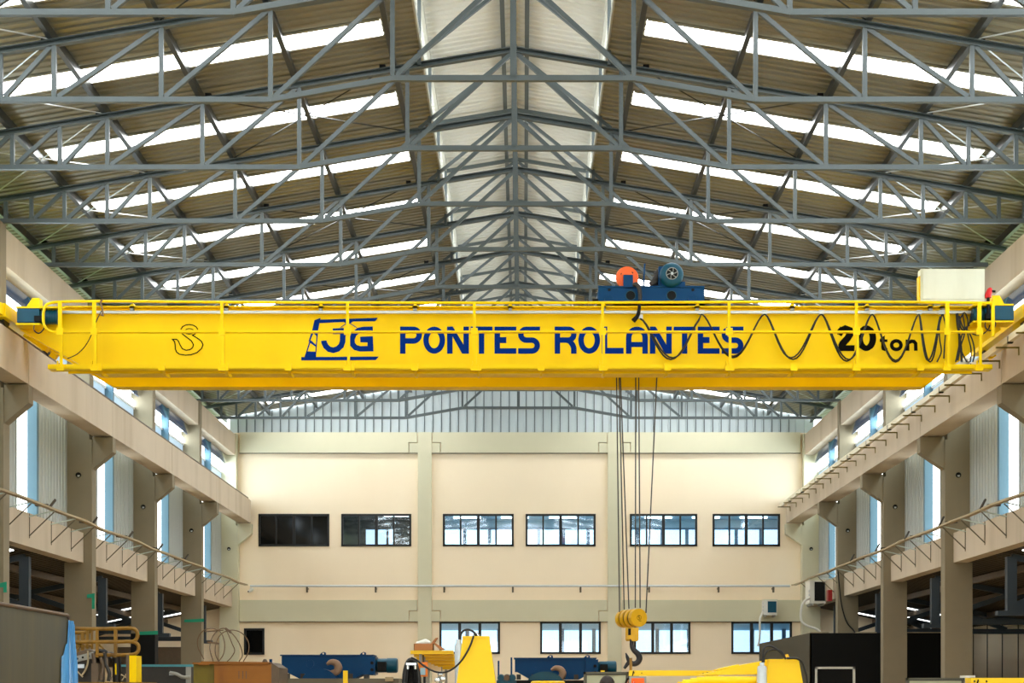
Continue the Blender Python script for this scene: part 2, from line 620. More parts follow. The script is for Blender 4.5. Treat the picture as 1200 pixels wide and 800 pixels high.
def holed_wall(x0, x1, z0, z1, y0, y1, hs):
    m = MB()
    xs = sorted({x0, x1} | {h[0] for h in hs} | {h[1] for h in hs})
    zs = sorted({z0, z1} | {h[2] for h in hs} | {h[3] for h in hs})
    for a, b in zip(xs, xs[1:]):
        run = None
        for c, d in zip(zs, zs[1:]):
            cx, cz = (a + b) / 2, (c + d) / 2
            hole = any(h[0] < cx < h[1] and h[2] < cz < h[3] for h in hs)
            if hole:
                if run:
                    m.box(a, b, y0, y1, run[0], run[1])
                run = None
            else:
                run = (run[0], d) if run else (c, d)
        if run:
            m.box(a, b, y0, y1, run[0], run[1])
    return m


# the wall goes on behind the side aisles
struct('wall_back', holed_wall(WX0 - .6, WX1 + .6, 0, H1, YB, YB + .18, holes), 'cream')
for s in (-1, 1):
    a, b = sorted((XI[s] + s * .6, XI[s] + s * 5.0))
    m = MB()
    m.box(a, b, YB, YB + .18, E + 1.58, E + 3.4)
    m.box(a, a + .7, YB, YB + .18, 0, E + 1.58)
    m.box(b - .7, b, YB, YB + .18, 0, E + 1.58)
    struct('wall_aisle_end_' + SIDE[s], m, 'cream')
    struct('door_' + ('1' if s < 0 else '2'), MB().box(a + .7, b - .7, YB + .08, YB + .12, 0, E + 1.58), 'brown')
# upper beam and lower beam with notched ends, pilasters
pil = [(wx(490), wx(506)), (wx(712), wx(728))]
spans = [(WX0 + .02, pil[0][0] - .03), (pil[0][1] + .03, pil[1][0] - .03), (pil[1][1] + .03, WX1 - .02)]
k = 1
for za, zb_ in ((H2, H1), (H4, H3)):
    for (a, b) in spans:
        m = MB()
        n = 1.05 if True else 0
        h = (za + zb_) / 2
        m.box(a, b, YB - .12, YB, h + .01, zb_)
        m.box(a + 0.29 * (a > WX0 + .1), b - 0.29 * (b < WX1 - .1), YB - .12, YB, za, h + .01)
        o = struct('trim_%d' % k, m, 'green')
        k += 1
    m = MB()
    for (a, b) in pil:
        m.box(a - 0.29, a + .0, YB - .115, YB, za, (za + zb_) / 2 - .02)
        m.box(b, b + 0.29, YB - .115, YB, za, (za + zb_) / 2 - .02)
    struct('trim_%d' % k, m, 'green')
    k += 1
    m = MB()
    m.box(WX0, WX1, YB - .1, YB - .0, za - .015, za + .0)
    struct('trim_%d' % k, m, 'joint')
    k += 1
for a, b in pil:
    struct('trim_%d' % k, MB().box(a, b, YB - .15, YB, 0, H1), 'green')
    k += 1

# gable sheet
m = MB()
per = .29
xs = []
x = XC - 9.9
while x < XC + 9.9:
    for t, up in ((0, 0), (.8, 0), (.85, .05), (.95, .05)):
        xs.append((x + t * per, up))
    x += per
n = len(m.v)
for x, up in xs:
    d = abs(x - XC)
    top = zr(d) + .02 if d > 1.56 else E + 12.2 - .17 * d
    m.v += [Vector((x, YB + .1 - up, H1 - .01)), Vector((x, YB + .1 - up, top))]
for i in range(len(xs) - 1):
    a = n + 2 * i
    m.f.append((a, a + 2, a + 3, a + 1))
struct('wall_gable', m, 'gable')
m = MB()
for j in range(66):
    x = XC - 9.6 + j * per
    d = abs(x - XC)
    m.box(x - .014, x + .014, YB + .03, YB + .05, H1, (zr(d) if d > 1.56 else E + 11.9) - .02)
struct('trim_%d' % k, m, 'steel')
k += 1
o = MB()
for zz in (H1 + .75, H1 + 1.5):
    o.box(XC - 8 + (zz - H1) * 2, XC + 8 - (zz - H1) * 2, YB + .12, YB + .18, zz, zz + .1)
struct('trim_%d' % k, o, 'darksteel')
k += 1

# offices behind the end wall
rm = MB()
rd = MB()
for z0, z1 in ((UZ0 - .9, UZ1 + .35), (LZ0 - 1.2, LZ1 + .3)):
    for r_, xa_, xb_ in ((rd, WX0, wx(500)), (rm, wx(500) + .01, WX1 + 1.8)) if z0 > 4 else ((rm, WX0, WX1 + 1.8),):
        r_.quad((xa_, YB + 5, z0), (xb_, YB + 5, z0), (xb_, YB + 5, z1), (xa_, YB + 5, z1))
        r_.quad((xa_, YB + .2, z1), (xb_, YB + .2, z1), (xb_, YB + 5, z1), (xa_, YB + 5, z1))
        r_.quad((xa_, YB + .2, z0), (xb_, YB + .2, z0), (xb_, YB + 5, z0), (xa_, YB + 5, z0))
        for xx in (xa_, xb_):
            r_.quad((xx, YB + .2, z0), (xx, YB + 5, z0), (xx, YB + 5, z1), (xx, YB + .2, z1))
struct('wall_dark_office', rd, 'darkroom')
struct('wall_office', rm, 'officewall')

wn = 1


def office_window(px0, px1, z0, z1, panes, lit, back=None, dark=False):
    global wn
    x0, x1 = wx(px0), wx(px1)
    w = thing('window_%d' % wn, None, None, ((x0 + x1) / 2, YB, z0))
    w['kind'] = 'structure'
    wn += 1
    f = MB()
    t = .07
    f.box(x0, x1, YB - .03, YB + .08, z1 - t, z1)
    f.box(x0, x1, YB - .03, YB + .08, z0, z0 + t)
    f.box(x0, x0 + t, YB - .03, YB + .08, z0, z1)
    f.box(x1 - t, x1, YB - .03, YB + .08, z0, z1)
    for i in range(1, panes):
        xx = x0 + (x1 - x0) * i / panes
        tt = .05 if (panes == 4 and i == 2) or panes == 3 else .028
        f.box(xx - tt, xx + tt, YB - .02, YB + .08, z0, z1)
    f.build('window_frame', 'frame', w)
    MB().box(x0 + t, x1 - t, YB + .02, YB + .03, z0 + t, z1 - t).build('glass', M['unlitglass'] if dark else GL, w)


GL = glass('clear office glass', (.86, .95, 1, 1), .10)
for i, (a, b) in enumerate(wins_up):
    office_window(a, b, UZ0, UZ1, 4, True, dark=(i == 0))
for (a, b) in wins_lo:
    office_window(a, b, LZ0, LZ1, 3, True)
office_window(286, 310, wz(767), wz(736), 1, False, dark=True)
# daylit windows at the back of the offices, with blue posts; tube lamps on the ceilings
m = MB()
mf = MB()
x = wx(509)
for i in range(16):
    a = x + i * .92
    if a + .8 > WX1 + 1.7:
        break
    m.box(a, a + .8, YB + 4.9, YB + 4.96, UZ0 + .2, UZ0 + 1.08)
    mf.box(a + .8, a + .92, YB + 4.8, YB + 4.97, UZ0 + .1, UZ0 + 1.14)
mf.box(x, WX1 + 1.7, YB + 4.8, YB + 4.97, UZ0 + 1.08, UZ0 + 1.14)
a = wx(412)
m.box(a, a + .75, YB + 4.9, YB + 4.96, UZ0 + .2, UZ0 + 1.08)
m.box(a + .85, a + 1.0, YB + 4.9, YB + 4.96, UZ0 + .2, UZ0 + 1.08)
for i in range(18):
    a = WX0 + .6 + i * 1.18
    if a + 1.1 > WX1 + 1.7:
        break
    m.box(a, a + 1.04, YB + 4.9, YB + 4.96, LZ0 - .5, LZ0 + 1.0)
    mf.box(a + 1.04, a + 1.18, YB + 4.8, YB + 4.97, LZ0 - .9, LZ0 + 1.06)
struct('window_20', m, 'officelit')
struct('trim_%d' % k, mf, 'officeblue')
k += 1
m = MB()
for i in range(7):
    for j in range(3):
        a = wx(505) + i * 1.75 + .3 * j
        m.box(a, a + 1.0, YB + 1.2 + j * 1.3, YB + 1.28 + j * 1.3, UZ1 + .28, UZ1 + .33)
for j in range(3):
    a = wx(440)
    m.box(a, a + .9, YB + 1.2 + j * 1.0, YB + 1.28 + j * 1.0, UZ1 + .28, UZ1 + .33)
for i in range(9):
    a = WX0 + 1 + i * 2
    m.box(a, a + 1.2, YB + 2.0, YB + 2.1, LZ1 + .22, LZ1 + .28)
struct('trim_%d' % k, m, 'officelamp')
k += 1

# pipe along the end wall
t = thing('wall_pipe', 'thin white pipe running along the cream end wall on small brackets', 'pipe', (0, YB - .2, E + 3.6))
MB().cyl((WX0 + .4, YB - .25, wz(687)), (WX1 - .4, YB - .25, wz(687)), .035, 8).build('pipe', 'alu', t)
for px in (361, 441, 521, 601, 680, 760, 841, 905):
    xx = wx(px)
    m = MB().box(xx - .03, xx + .03, YB - .28, YB, wz(689) - .05, wz(689))
    m.box(xx - .03, xx + .03, YB - .27, YB - .2, wz(694.5), wz(688))
    m.build('bracket', 'strut', t)

# ------------------------------------------------------------------ side walls
NCOL = [-1, 0, 1, 2, 3, 4]
CY = {k_: 29.4 + 6 * k_ for k_ in range(-6, 5)}
for s in (-1, 1):
    xi = XI[s]
    xo = xi + s * .56             # cladding plane
    S = lambda a, b: sorted((a, b))
    # lower beams, one per bay
    for k_ in range(-6, 4):
        ya, yb = CY[k_] + .18, CY[k_ + 1] - .18
        if k_ == 3:
            yb = CY[4] - .18
        a, b = S(xi + s * .19, xi + s * .5)
        if k_ >= -1:
            o = MB().box(a, b, ya, yb, E + 2.93, E + 3.6).build('concrete_beam', 'conc')
            tag(o, 'beige concrete beam between columns along the %s aisle, %s in the row' % (SIDE[s], nth(k_ + 1)), 'beam', 'lower beams of the %s side' % SIDE[s])
    # runway beam
    a, b = S(XB[s], xi)
    t = thing('runway_beam', 'long beige concrete crane runway beam resting on corbels of the %s columns' % SIDE[s], 'beam', (xi, 30, E + 5.79))
    ys = [Y0] + [CY[q] for q in range(-5, 5)] + [YB - .2]
    for ya, yb in zip(ys, ys[1:]):
        if yb - ya > .5:
            MB().box(a, b, ya + .012, yb - .012, E + 5.79, E + 6.56).build('beam_segment', 'conc', t)
    MB().box(a + .02, b - .02, Y0, YB - .2, E + 5.8, E + 6.54).build('joint_filler', 'joint', t)
    rx = XB[s] + s * .1
    m = MB()
    m.box(rx - .05, rx + .05, Y0, YB - .3, E + 6.56, E + 6.575)
    m.box(rx - .012, rx + .012, Y0, YB - .3, E + 6.575, E + 6.62)
    m.box(rx - .03, rx + .03, Y0, YB - .3, E + 6.62, E + 6.65)
    m.build('crane_rail', 'rim', t)
    # eaves beam, one per bay
    for k_ in range(-6, 4):
        ya, yb = CY[k_] + .19, CY[k_ + 1] - .19
        if k_ < -1:
            continue
        a, b = S(xi + s * .09, xi + s * .4)
        m = MB().box(a, b, ya, yb, E + 8.08, E + 8.78)
        o = m.build('concrete_beam', 'conc')
        tag(o, 'beige concrete eaves beam under the %s roof edge, %s in the row' % (SIDE[s], nth(k_ + 1)), 'beam', 'eaves beams of the %s side' % SIDE[s])
    # columns
    for k_ in NCOL:
        y = CY[k_]
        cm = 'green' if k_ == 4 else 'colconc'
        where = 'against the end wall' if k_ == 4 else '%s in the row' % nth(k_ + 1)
        t = thing('concrete_column', 'tall concrete column on the %s side, %s' % (SIDE[s], where), 'column', (xi + s * .3, y, 0), 'columns of the %s side' % SIDE[s])
        a, b = S(xi, xi + s * .62)
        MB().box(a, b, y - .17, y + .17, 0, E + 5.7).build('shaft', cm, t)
        a, b = S(xi + s * .06, xi + s * .62)
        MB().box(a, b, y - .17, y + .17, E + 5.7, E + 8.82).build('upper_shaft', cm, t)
        tip = XB[s] - s * .04
        zt_, = (E + 5.78,)
        pts = [(xi, y - .14, zt_ - .02), (tip, y - .14, zt_ - .02), (tip, y - .14, zt_ - .36), (xi, y - .14, zt_ - .74)]
        MB().prism(pts, (0, .28, 0)).build('corbel', cm, t)
        if k_ in (1, 2, 3, 4) or True:
            hx = xi + s * .3
            c = MB().lathe((hx, y - .17, E + 4.9), (0, -1, 0), [(0, .06), (.03, .06), (.03, .045), (.005, .045)], 12)
            c.build('conduit_hole', 'black', t)
            MB().box(hx - .02, hx + .03, y - .2, y - .17, E + 4.86, E + 4.9).build('conduit_plug', 'alu', t)
    # cladding of each bay
    vp = 0
    for k_ in range(-6, 4):
        y = CY[k_]
        m = MB()
        n_ = 0

        def cladd(ya, yb, z0, z1):
            ys_ = []
            q = ya
            while q < yb - 1e-6:
                for tt, up in ((0, 0), (.5, 0), (.6, .035), (.9, .035)):
                    if q + tt * .22 < yb:
                        ys_.append((q + tt * .22, up))
                q += .22
            ys_.append((yb, 0))
            n0 = len(m.v)
            for yy, up in ys_:
                m.v.extend([Vector((xo + s * up, yy, z0)), Vector((xo + s * up, yy, z1))])
            for i in range(len(ys_) - 1):
                a_ = n0 + 2 * i
                m.f.append((a_, a_ + 2, a_ + 3, a_ + 1))
        cladd(y + .17, y + 2.35, E + 3.3, E + 6.48)
        cladd(y + 3.05, y + 5.83, E + 3.3, E + 6.48)
        struct('wall_%s_%d' % (SIDE[s], k_ + 7), m, 'cladding')
        struct('window_%d' % (30 + k_ + 7 + (20 if s > 0 else 0)), MB().box(min(xo, xo + s * .03), max(xo, xo + s * .03), y + 2.35, y + 3.05, E + 3.3, E + 6.48), 'winlit')
        if k_ >= -1:
            a, b = S(xo - s * .2, xo + s * .0)
            o = MB().box(a, b, y + 3.0, y + 3.12, E + 3.3, E + 8.2).build('steel_post', 'bluepost')
            tag(o, 'light blue steel post halfway between columns on the %s wall, %s in the row' % (SIDE[s], nth(k_ + 1)), 'post', 'blue posts of the %s wall' % SIDE[s])
        # clerestory windows
        w = thing('window_%d' % (60 + k_ + 7 + (20 if s > 0 else 0)), None, None, (xo, y + 3, E + 6.7))
        w['kind'] = 'structure'
        ya, yb = y + .17, y + 5.83
        X2 = xo + s * .03
        MB().box(min(xo, X2), max(xo, X2), ya, yb, E + 7.1, E + 7.46).build('lower_glazing', 'winpale', w)
        MB().box(min(xo, X2), max(xo, X2), ya, yb, E + 6.48, E + 7.1).build('eaves_glow_band', 'eavesglow', w)  # added glowing band hidden behind the runway beam, brightens the eaves
        MB().box(min(xo, X2), max(xo, X2), ya, yb, E + 7.52, E + 7.72).build('open_gap', 'gaplit', w)
        # slightly tilted top hung sashes
        for (p, q) in ((ya + .05, y + 2.95), (y + 3.15, yb - .05)):
            m = MB().hexa([(xo - s * .16, p, E + 7.78), (xo - s * .13, p, E + 7.78), (xo - s * .13, q, E + 7.78), (xo - s * .16, q, E + 7.78)],
                          [(xo - s * .02, p, E + 8.22), (xo + s * .01, p, E + 8.22), (xo + s * .01, q, E + 8.22), (xo - s * .02, q, E + 8.22)])
            m.build('sash', 'winblue', w)
            MB().beam((xo - s * .17, p, E + 7.75), (xo - s * .17, q, E + 7.75), .06, .06).build('sash_rail', 'whiteframe', w)
        MB().box(*(S(xo - s * .04, xo + s * .04)), ya, yb, E + 7.46, E + 7.52).build('rail', 'whiteframe', w)
        MB().box(*(S(xo - s * .0, xo + s * .3)), ya, yb, E + 8.22, E + 8.3).build('head', 'whiteframe', w)
    # cable tray with triangular brackets along the lower beams
    t = thing('cable_tray', 'thin dusty cable tray on brackets along the %s lower beams' % SIDE[s], 'cable tray', (xi - s * .3, 40, E + 3.6))
    tx = xi - s * .31
    m = MB()
    yy = 20.0
    i = 0
    wob = [0, .015, -.015, .01, .02, -.02, 0, .012]
    while yy < YB - .5:
        z0, z1 = E + 3.66 + wob[i % 8], E + 3.66 + wob[(i + 1) % 8]
        x0_, x1_ = tx + wob[(i + 3) % 8], tx + wob[(i + 4) % 8]
        m.beam((x0_, yy, z0), (x1_, min(yy + 1.5, YB - .4), z1), .11, .04, (0, 0, 1))
        yy += 1.5
        i += 1
    m.build('tray', 'tray', t)
    for j in range(-4, 17):
        yb_ = 29.9 + 1.45 * j
        if yb_ > YB - 1 or yb_ < 22:
            continue
        fx = xi + s * .19
        m = MB()
        m.prism([(fx, yb_ - .02, E + 3.52), (fx, yb_ + .02, E + 3.52), (tx - s * .02, yb_ + .02, E + 3.64), (tx - s * .02, yb_ - .02, E + 3.64)], (0, 0, .02))
        m.build('bracket_arm', 'plate', t)
        m = MB().cyl((fx, yb_, E + 3.14), (tx, yb_, E + 3.62), .012, 6)
        m.cyl((fx - s * .01, yb_, E + 3.1), (fx - s * .01, yb_, E + 3.6), .008, 6)
        m.build('bracket_strut', 'strut', t)
    for j in range(5):
        y_ = 31.2 + 3.1 * j
        m = MB().beam((tx - .06, y_, E + 3.68), (tx + .05, y_ + .08, E + 3.86), .035, .07)
        m.beam((tx + s * .04, y_ - .1, E + 3.72), (tx + s * .3, y_ - .1, E + 3.74), .06, .06)
        m.build('cable_clamp', 'clampm', t)

    # aisle: roof, outer wall, trusses
    x0_, x1_ = xi + s * .3, xi + s * 4.75
    za = lambda d: E + 2.98 - .2 * d
    m = MB()
    q = 8.0
    n0 = 0
    ysl = []
    while q < YB:
        for tt, up in ((0, 0), (.5, 0), (.6, .04), (.9, .04)):
            ysl.append((q + tt * .25, up))
        q += .25
    for yy_, up in ysl:
        m.v += [Vector((x0_, yy_, za(0) + up)), Vector((x1_, yy_, za(4.45) + up))]
    for i in range(len(ysl) - 1):
        m.f.append((2 * i, 2 * i + 1, 2 * i + 3, 2 * i + 2))
    struct('ceiling_aisle_' + SIDE[s], m, 'aisleroof')
    m = MB()
    a, b = S(x1_, x1_ + s * .15)
    m.box(a, b, 8, YB, 0, za(4.45) + .1)
    struct('wall_aisle_' + SIDE[s], m, 'cream')
    m = MB()
    for j in range(30):
        m.box(*S(x1_ - s * .012, x1_), 9 + j * 1.5, 9.07 + j * 1.5, 0, za(4.45))
    struct('trim_aisle_' + SIDE[s], m, 'joint')
    for k_ in range(-1, 4):
        y = CY[k_] + 3.05
        t = thing('aisle_truss', 'dark steel truss under the %s aisle roof, %s in the row' % (SIDE[s], nth(k_ + 1)), 'truss', (x0_, y, E + 1.8), '%s aisle trusses' % SIDE[s])
        xx = xi + s * .62
        z = lambda d: za(d) - .1
        zlow = lambda d: E + 1.75 - .02 * d
        MB().beam((xx, y, E + 1.68), (xx, y, z(.3)), .2, .16).build('end_post', 'aislesteel', t)
        MB().beam((xx, y, z(.3)), (x1_, y, z(4.4)), .12, .14).build('top_chord', 'aislesteel', t)
        MB().beam((xx, y, E + 1.75), (x1_, y, E + 1.75), .14, .14).build('bottom_chord', 'aislesteel', t)
        MB().beam((xx, y, E + 1.8), (xx + s * 1.9, y, z(2.2)), .12, .12).build('diagonal_web', 'aislesteel', t)
        MB().beam((xx + s * 1.9, y, z(2.2)), (xx + s * 3.6, y, E + 1.8), .12, .12).build('diagonal_web', 'aislesteel', t)
        MB().box(xx - .3, xx + .3, y - .1, y + .1, E + 1.6, E + 1.7).build('base_plate', 'aislesteel', t)
        a, b = S(xx - s * .1, xx + s * .02)
    for j, d in enumerate((1.0, 2.2, 3.4)):
        o = MB().box(x0_ + s * d - .05, x0_ + s * d + .05, 8, YB - .02, za(d) - .16, za(d) - .02).build('purlin', 'brown')
        tag(o, 'brown purlin under the %s aisle roof, %s the nave' % (SIDE[s], ['closest to', 'second from', 'third from'][j]), 'purlin', '%s aisle purlins' % SIDE[s])
    # small daylit strips in the aisle roof
    for j, (yy_, da, db) in enumerate(((31.6, .35, .75), (37.6, .35, .7), (43.4, .35, .7), (47.6, 1.6, 3.9), (50.4, 1.6, 3.9), (52.4, .8, 3.9))):
        o = MB().hexa([(x0_ + s * da, yy_, za(da) - .02), (x0_ + s * db, yy_, za(db) - .02), (x0_ + s * db, yy_ + .22, za(db) - .02), (x0_ + s * da, yy_ + .22, za(da) - .02)],
                      [(x0_ + s * da, yy_, za(da)), (x0_ + s * db, yy_, za(db)), (x0_ + s * db, yy_ + .22, za(db)), (x0_ + s * da, yy_ + .22, za(da))])
        struct('window_%d' % (200 + j + (20 if s > 0 else 0)), o, 'aislelit')

# conductor bar on the right runway beam
bx, bz = 8.69, E + 6.31
t = thing('conductor_bar', 'cream conductor bar on brackets along the right runway beam', 'rail', (bx, 40, bz))
for j in range(-6, 9):
    ya = 32.6 + 2.31 * j
    yb = min(ya + 2.29, YB - .8)
    MB().box(bx - .045, bx + .045, ya, yb, bz - .05, bz + .07).build('bar_segment', 'bar', t)
    MB().box(bx - .045, bx + .045, ya - .05, ya + .02, bz - .07, bz + .055).build('joint_cover', 'black', t)
    for dy in (.35, 1.5):
        m = MB().box(bx - .14, XB[1] + .0, ya + dy, ya + dy + .04, bz - .075, bz - .05)
        m.box(XB[1] - .015, XB[1], ya + dy, ya + dy + .04, bz - .2, bz - .05)
        m.build('bracket', 'olive', t)

# green tape scraps on columns
def tape(px0, py, px1, D, lab, drop=0):
    a, b = P(px0, py, D), P(px1, py - .5, D)
    m = MB().hexa([a + Vector((0, -.012, -.05)), b + Vector((0, -.012, -.05)), b + Vector((0, 0, -.05)), a + Vector((0, 0, -.05))],
                  [a + Vector((0, -.012, .03)), b + Vector((0, -.012, .05)), b + Vector((0, 0, .05)), a + Vector((0, 0, .03))])
    if drop:
        m.box(b.x - .06, b.x, b.y - .014, b.y, b.z - drop, b.z)
    tag(m.build('green_tape', 'tape'), lab, 'tape', 'green tape on the left columns')


tape(0, 685, 8, 29.22, 'green tape around the left column cut by the picture edge', .15)
tape(102, 698, 111, 35.22, 'green tape hanging down the column above the yellow railing', .3)
tape(160, 741.5, 185, 41.22, 'green tape strip on the column above its black wrapping')
tape(216, 727, 239, 47.22, 'green tape strip around the fourth left column')
o = MB().box(*sorted((XI[-1] + .01, XI[-1] - .63)), 41.4 - .185, 41.4 + .185, 0, P(170, 742, 41.2).z).build('column_wrap', 'black')
tag(o, 'black sheet wrapped around the foot of the third left column', 'wrap')

# ------------------------------------------------------------------ crane
YW, YF = 28.4, 27.8            # web, walkway edge
HB, HT = E + 5.80, E + 6.96
cr = thing('bridge_crane', 'big yellow overhead bridge crane spanning the hall with blue lettering', 'crane', (0, 29.2, HB))


def girder(yf, name):
    w = .25
    x0, x1 = P(24, 0, YW).x, P(1172, 0, YW).x
    xa, xb = P(114, 0, YW).x, P(1102, 0, YW).x
    ze = E + (HY - 385) / 64.7
    poly = [(x0, ze), (xa, HB), (xb, HB), (x1, ze), (x1, HT), (x0, HT)]
    g = MB().prism([(x, yf, z) for x, z in poly], (0, w, 0)).build(name, 'yellow', cr)
    MB().box(x0, x1, yf - .05, yf + w + .05, HT, HT + .03).build('top_flange', 'yellow', g)
    f = MB()
    f.prism([(xa - .02, yf - .04, HB - .025), (xb + .02, yf - .04, HB - .025), (xb + .02, yf - .04, HB), (xa - .02, yf - .04, HB)], (0, w + .08, 0))
    f.prism([(x0, yf - .04, ze - .03), (xa, yf - .04, HB - .03), (xa, yf - .04, HB), (x0, yf - .04, ze)], (0, w + .08, 0))
    f.prism([(x1, yf - .04, ze - .03), (xb, yf - .04, HB - .03), (xb, yf - .04, HB), (x1, yf - .04, ze)], (0, w + .08, 0))
    f.build('bottom_flange', 'yellow', g)
    MB().box(x0 + .3, x1 - .3, yf + .1, yf + .15, HT + .03, HT + .075).build('trolley_rail', 'rim', g)
    return g


g1 = girder(YW, 'front_girder')
g2 = girder(29.6, 'rear_girder')
for s in (-1, 1):
    xr = XB[s] + s * .1
    # end carriage running in the building's length
    m = MB()
    m.box(xr - .16, xr + .16, 27.9, 31.2, E + 6.70, E + 6.94)
    c = m.build('end_carriage', 'yellow', cr)
    for yy in (28.25, 30.8):
        MB().lathe((xr - .06, yy, E + 6.79), (1, 0, 0), [(0, .2), (.02, .2), (.02, .14), (.1, .14), (.1, .2), (.12, .2)], 24).build('wheel', 'grime', c)
    b = MB().box(xr - .13, xr + .13, 27.75, 27.92, E + 6.72, E + 6.92)
    b.build('buffer_box', 'yellow', c)
    MB().cyl((xr, 27.75, E + 6.88), (xr, 27.62, E + 6.88), .06, 14).build('buffer', 'black', c)
# left and right carriage top gussets and gear motors
for s, (mx0, mx1, my0, my1) in ((-1, (22, 69, 363, 379)), (1, (1140, 1186, 360, 376))):
    D = 28.12
    a, b = P(mx0, my1, D), P(mx1, my0, D)
    mo = MB()
    mid = a.x + (b.x - a.x) * (.55 if s < 0 else .45)
    zc = (a.z + b.z) / 2
    r = (b.z - a.z) / 2
    if s < 0:
        mo.box(a.x, mid, D - .1, D + .2, a.z, b.z)
        mo.lathe((mid, D + .05, zc), (1, 0, 0), [(0, r * .95), (.02, r), (.3, r), (.3, r * .8), (.33, r * .8), (.33, r), (b.x - mid - .02, r), (b.x - mid, r * .8)], 20)
    else:
        mo.box(mid, b.x, D - .1, D + .2, a.z, b.z)
        mo.lathe((mid, D + .05, zc), (-1, 0, 0), [(0, r * .95), (.02, r), (.12, r), (.12, r * .8), (.15, r * .8), (.15, r), (mid - a.x - .02, r), (mid - a.x, r * .8)], 20)
    g = mo.build('travel_motor', 'teal', cr, True)
    for j in range(6):
        xx = (mid + .05 + j * .045) if s < 0 else (mid - .05 - j * .045)
        MB().lathe((xx, D + .05, zc), (1, 0, 0), [(0, r * 1.05), (.012, r * 1.05)], 20).build('cooling_fin', 'teal', g)
    xj = mid - .02 * s
    MB().box(xj - .1, xj + .06, D - .14, D - .05, zc - r * .9, zc - r * .1).build('terminal_box', 'black', g)
    MB().tube([(xj - .1, D - .1, zc - r), (xj - .1, D - .12, zc - r - .15), (xj - .02, D - .12, zc - r - .2), (xj + .07, D - .12, zc - r - .12), (xj + .07, D - .1, zc - r * .8)], .012, 6).build('motor_cable', 'rubber', g)
    # shelf and triangular gusset over the motor
    zz = b.z + .01
    MB().box(min(a.x, b.x) - .02, max(a.x, b.x), D - .1, D + .28, zz, zz + .03).build('motor_shelf', 'yellow', cr)
    q0 = P(30 if s < 0 else 1163, 363, D).x
    q1 = P(46 if s < 0 else 1178, 363, D).x
    zt2 = P(0, 349 if s < 0 else 346, D).z
    if s < 0:
        pts = [(q0, D, zz + .03), (q1, D, zz + .03), (q1, D, zt2), (q0 + .12, D, zt2)]
    else:
        pts = [(q0, D, zz + .03), (q1, D, zz + .03), (q1 - .1, D, zt2), (q0, D, zt2)]
    MB().prism(pts, (0, .2, 0)).build('gusset_plate', 'yellow', cr)
    MB().box(min(a.x, b.x) - .02, max(a.x, b.x) - .3 * (s < 0), D - .12, D + .28, a.z - .05, a.z - .02).build('motor_bracket', 'yellow', cr)

# walkway
wl, wr = P(56, 0, YF).x, P(1163, 0, YF).x
zf0 = E + (HY - 431.5) / 66.1
wk = MB()
wk.box(wl, wr, YF, YF + .02, zf0 - .0, zf0 + .075)
wk.box(wl, wr, YF, YF + .24, zf0 - .01, zf0 + .01)
wk = wk.build('walkway', 'yellow', cr)
MB().box(wl + .3, wr - .3, YF + .22, YF + .25, zf0 - .045, zf0 + .01).build('walkway_stringer', 'yellow', wk)
for i in range(15):
    xx = P(115.5 + 74.1 * i, 0, YF).x
    if xx > wr - .2:
        break
    MB().prism([(xx - .02, YF - .01, zf0 - .01), (xx - .02, YW, zf0 - .01), (xx - .02, YW, zf0 - .05), (xx - .02, YF + .28, zf0 - .08), (xx - .02, YF + .08, zf0 - .04)], (.04, 0, 0)).build('walkway_bracket', 'yellow', wk)
    MB().box(xx - .06, xx + .06, YF - .02, YF - .0, zf0 - .04, zf0 + .09).build('bracket_plate', 'yellow', wk)
# guard rail
rail = thing('x', None, None, (0, 0, 0))
bpy.data.objects.remove(rail)
ZT, ZM = E + (HY - 354.5) / 66.1, E + (HY - 388.6) / 66.15
zl_, zr_ = ZT + .03, ZT + .03
YR = YF - .03
posts = [71, 111, 260.5, 407.5, 556, 706, 854, 1003, 1109.5, 1147]
gr = MB()
lx = P(52, 0, YF).x
top = [(P(71, 0, YF).x, YR, ZM), (lx + .14, YR, ZM), (lx + .05, YR, ZM + .05), (lx, YR, ZM + .14), (lx, YR, ZT - .14), (lx + .04, YR, ZT - .05), (lx + .13, YR, ZT - .01), (lx + .3, YR, ZT + .01), (P(300, 0, YF).x, YR, ZT + .0), (0, YR, ZT - .01), (P(1000, 0, YF).x, YR, ZT + .01), (P(1163, 0, YF).x, YR, ZT - .01)]
gr.tube(top, .024, 10)
gr = gr.build('guard_rail', 'yellow', cr, True)
MB().box(P(71, 0, YF).x, P(1147, 0, YF).x, YR - .01, YR, ZM - .008, ZM + .018).box(P(71, 0, YF).x, P(1147, 0, YF).x, YR - .01, YR + .08, ZM - .012, ZM - .006).build('mid_rail', 'yellow', gr)
MB().beam((P(1163, 0, YF).x, YR, ZT), (P(1163, 0, YF).x, YR, ZM - .09), .05, .05).build('end_post', 'yellow', gr)
for i, px in enumerate(posts):
    xx = P(px, 0, YF).x
    w = .065 if i in (0, 1, 8, 9) else .05
    MB().beam((xx, YR, ZT), (xx, YR, ZM + .0), w, .045).build('post', 'yellow', gr)
    MB().beam((xx + .02, YR, ZM), (xx + .02, YR, zf0 + .02), .045, .04).build('lower_post', 'yellow', gr)
    MB().box(xx - .06, xx + .06, YR - .035, YR - .02, ZM - .06, ZM + .06).build('gusset', 'yellow', gr)
    MB().box(xx - .065, xx + .065, YR - .015, YR + .03, zf0 - .045, zf0 + .07).build('foot_plate', 'yellow', gr)
    MB().box(xx - .05, xx - .03, YR - .03, YR + .02, zf0 + .05, zf0 + .13).build('foot_lug', 'yellow', gr)
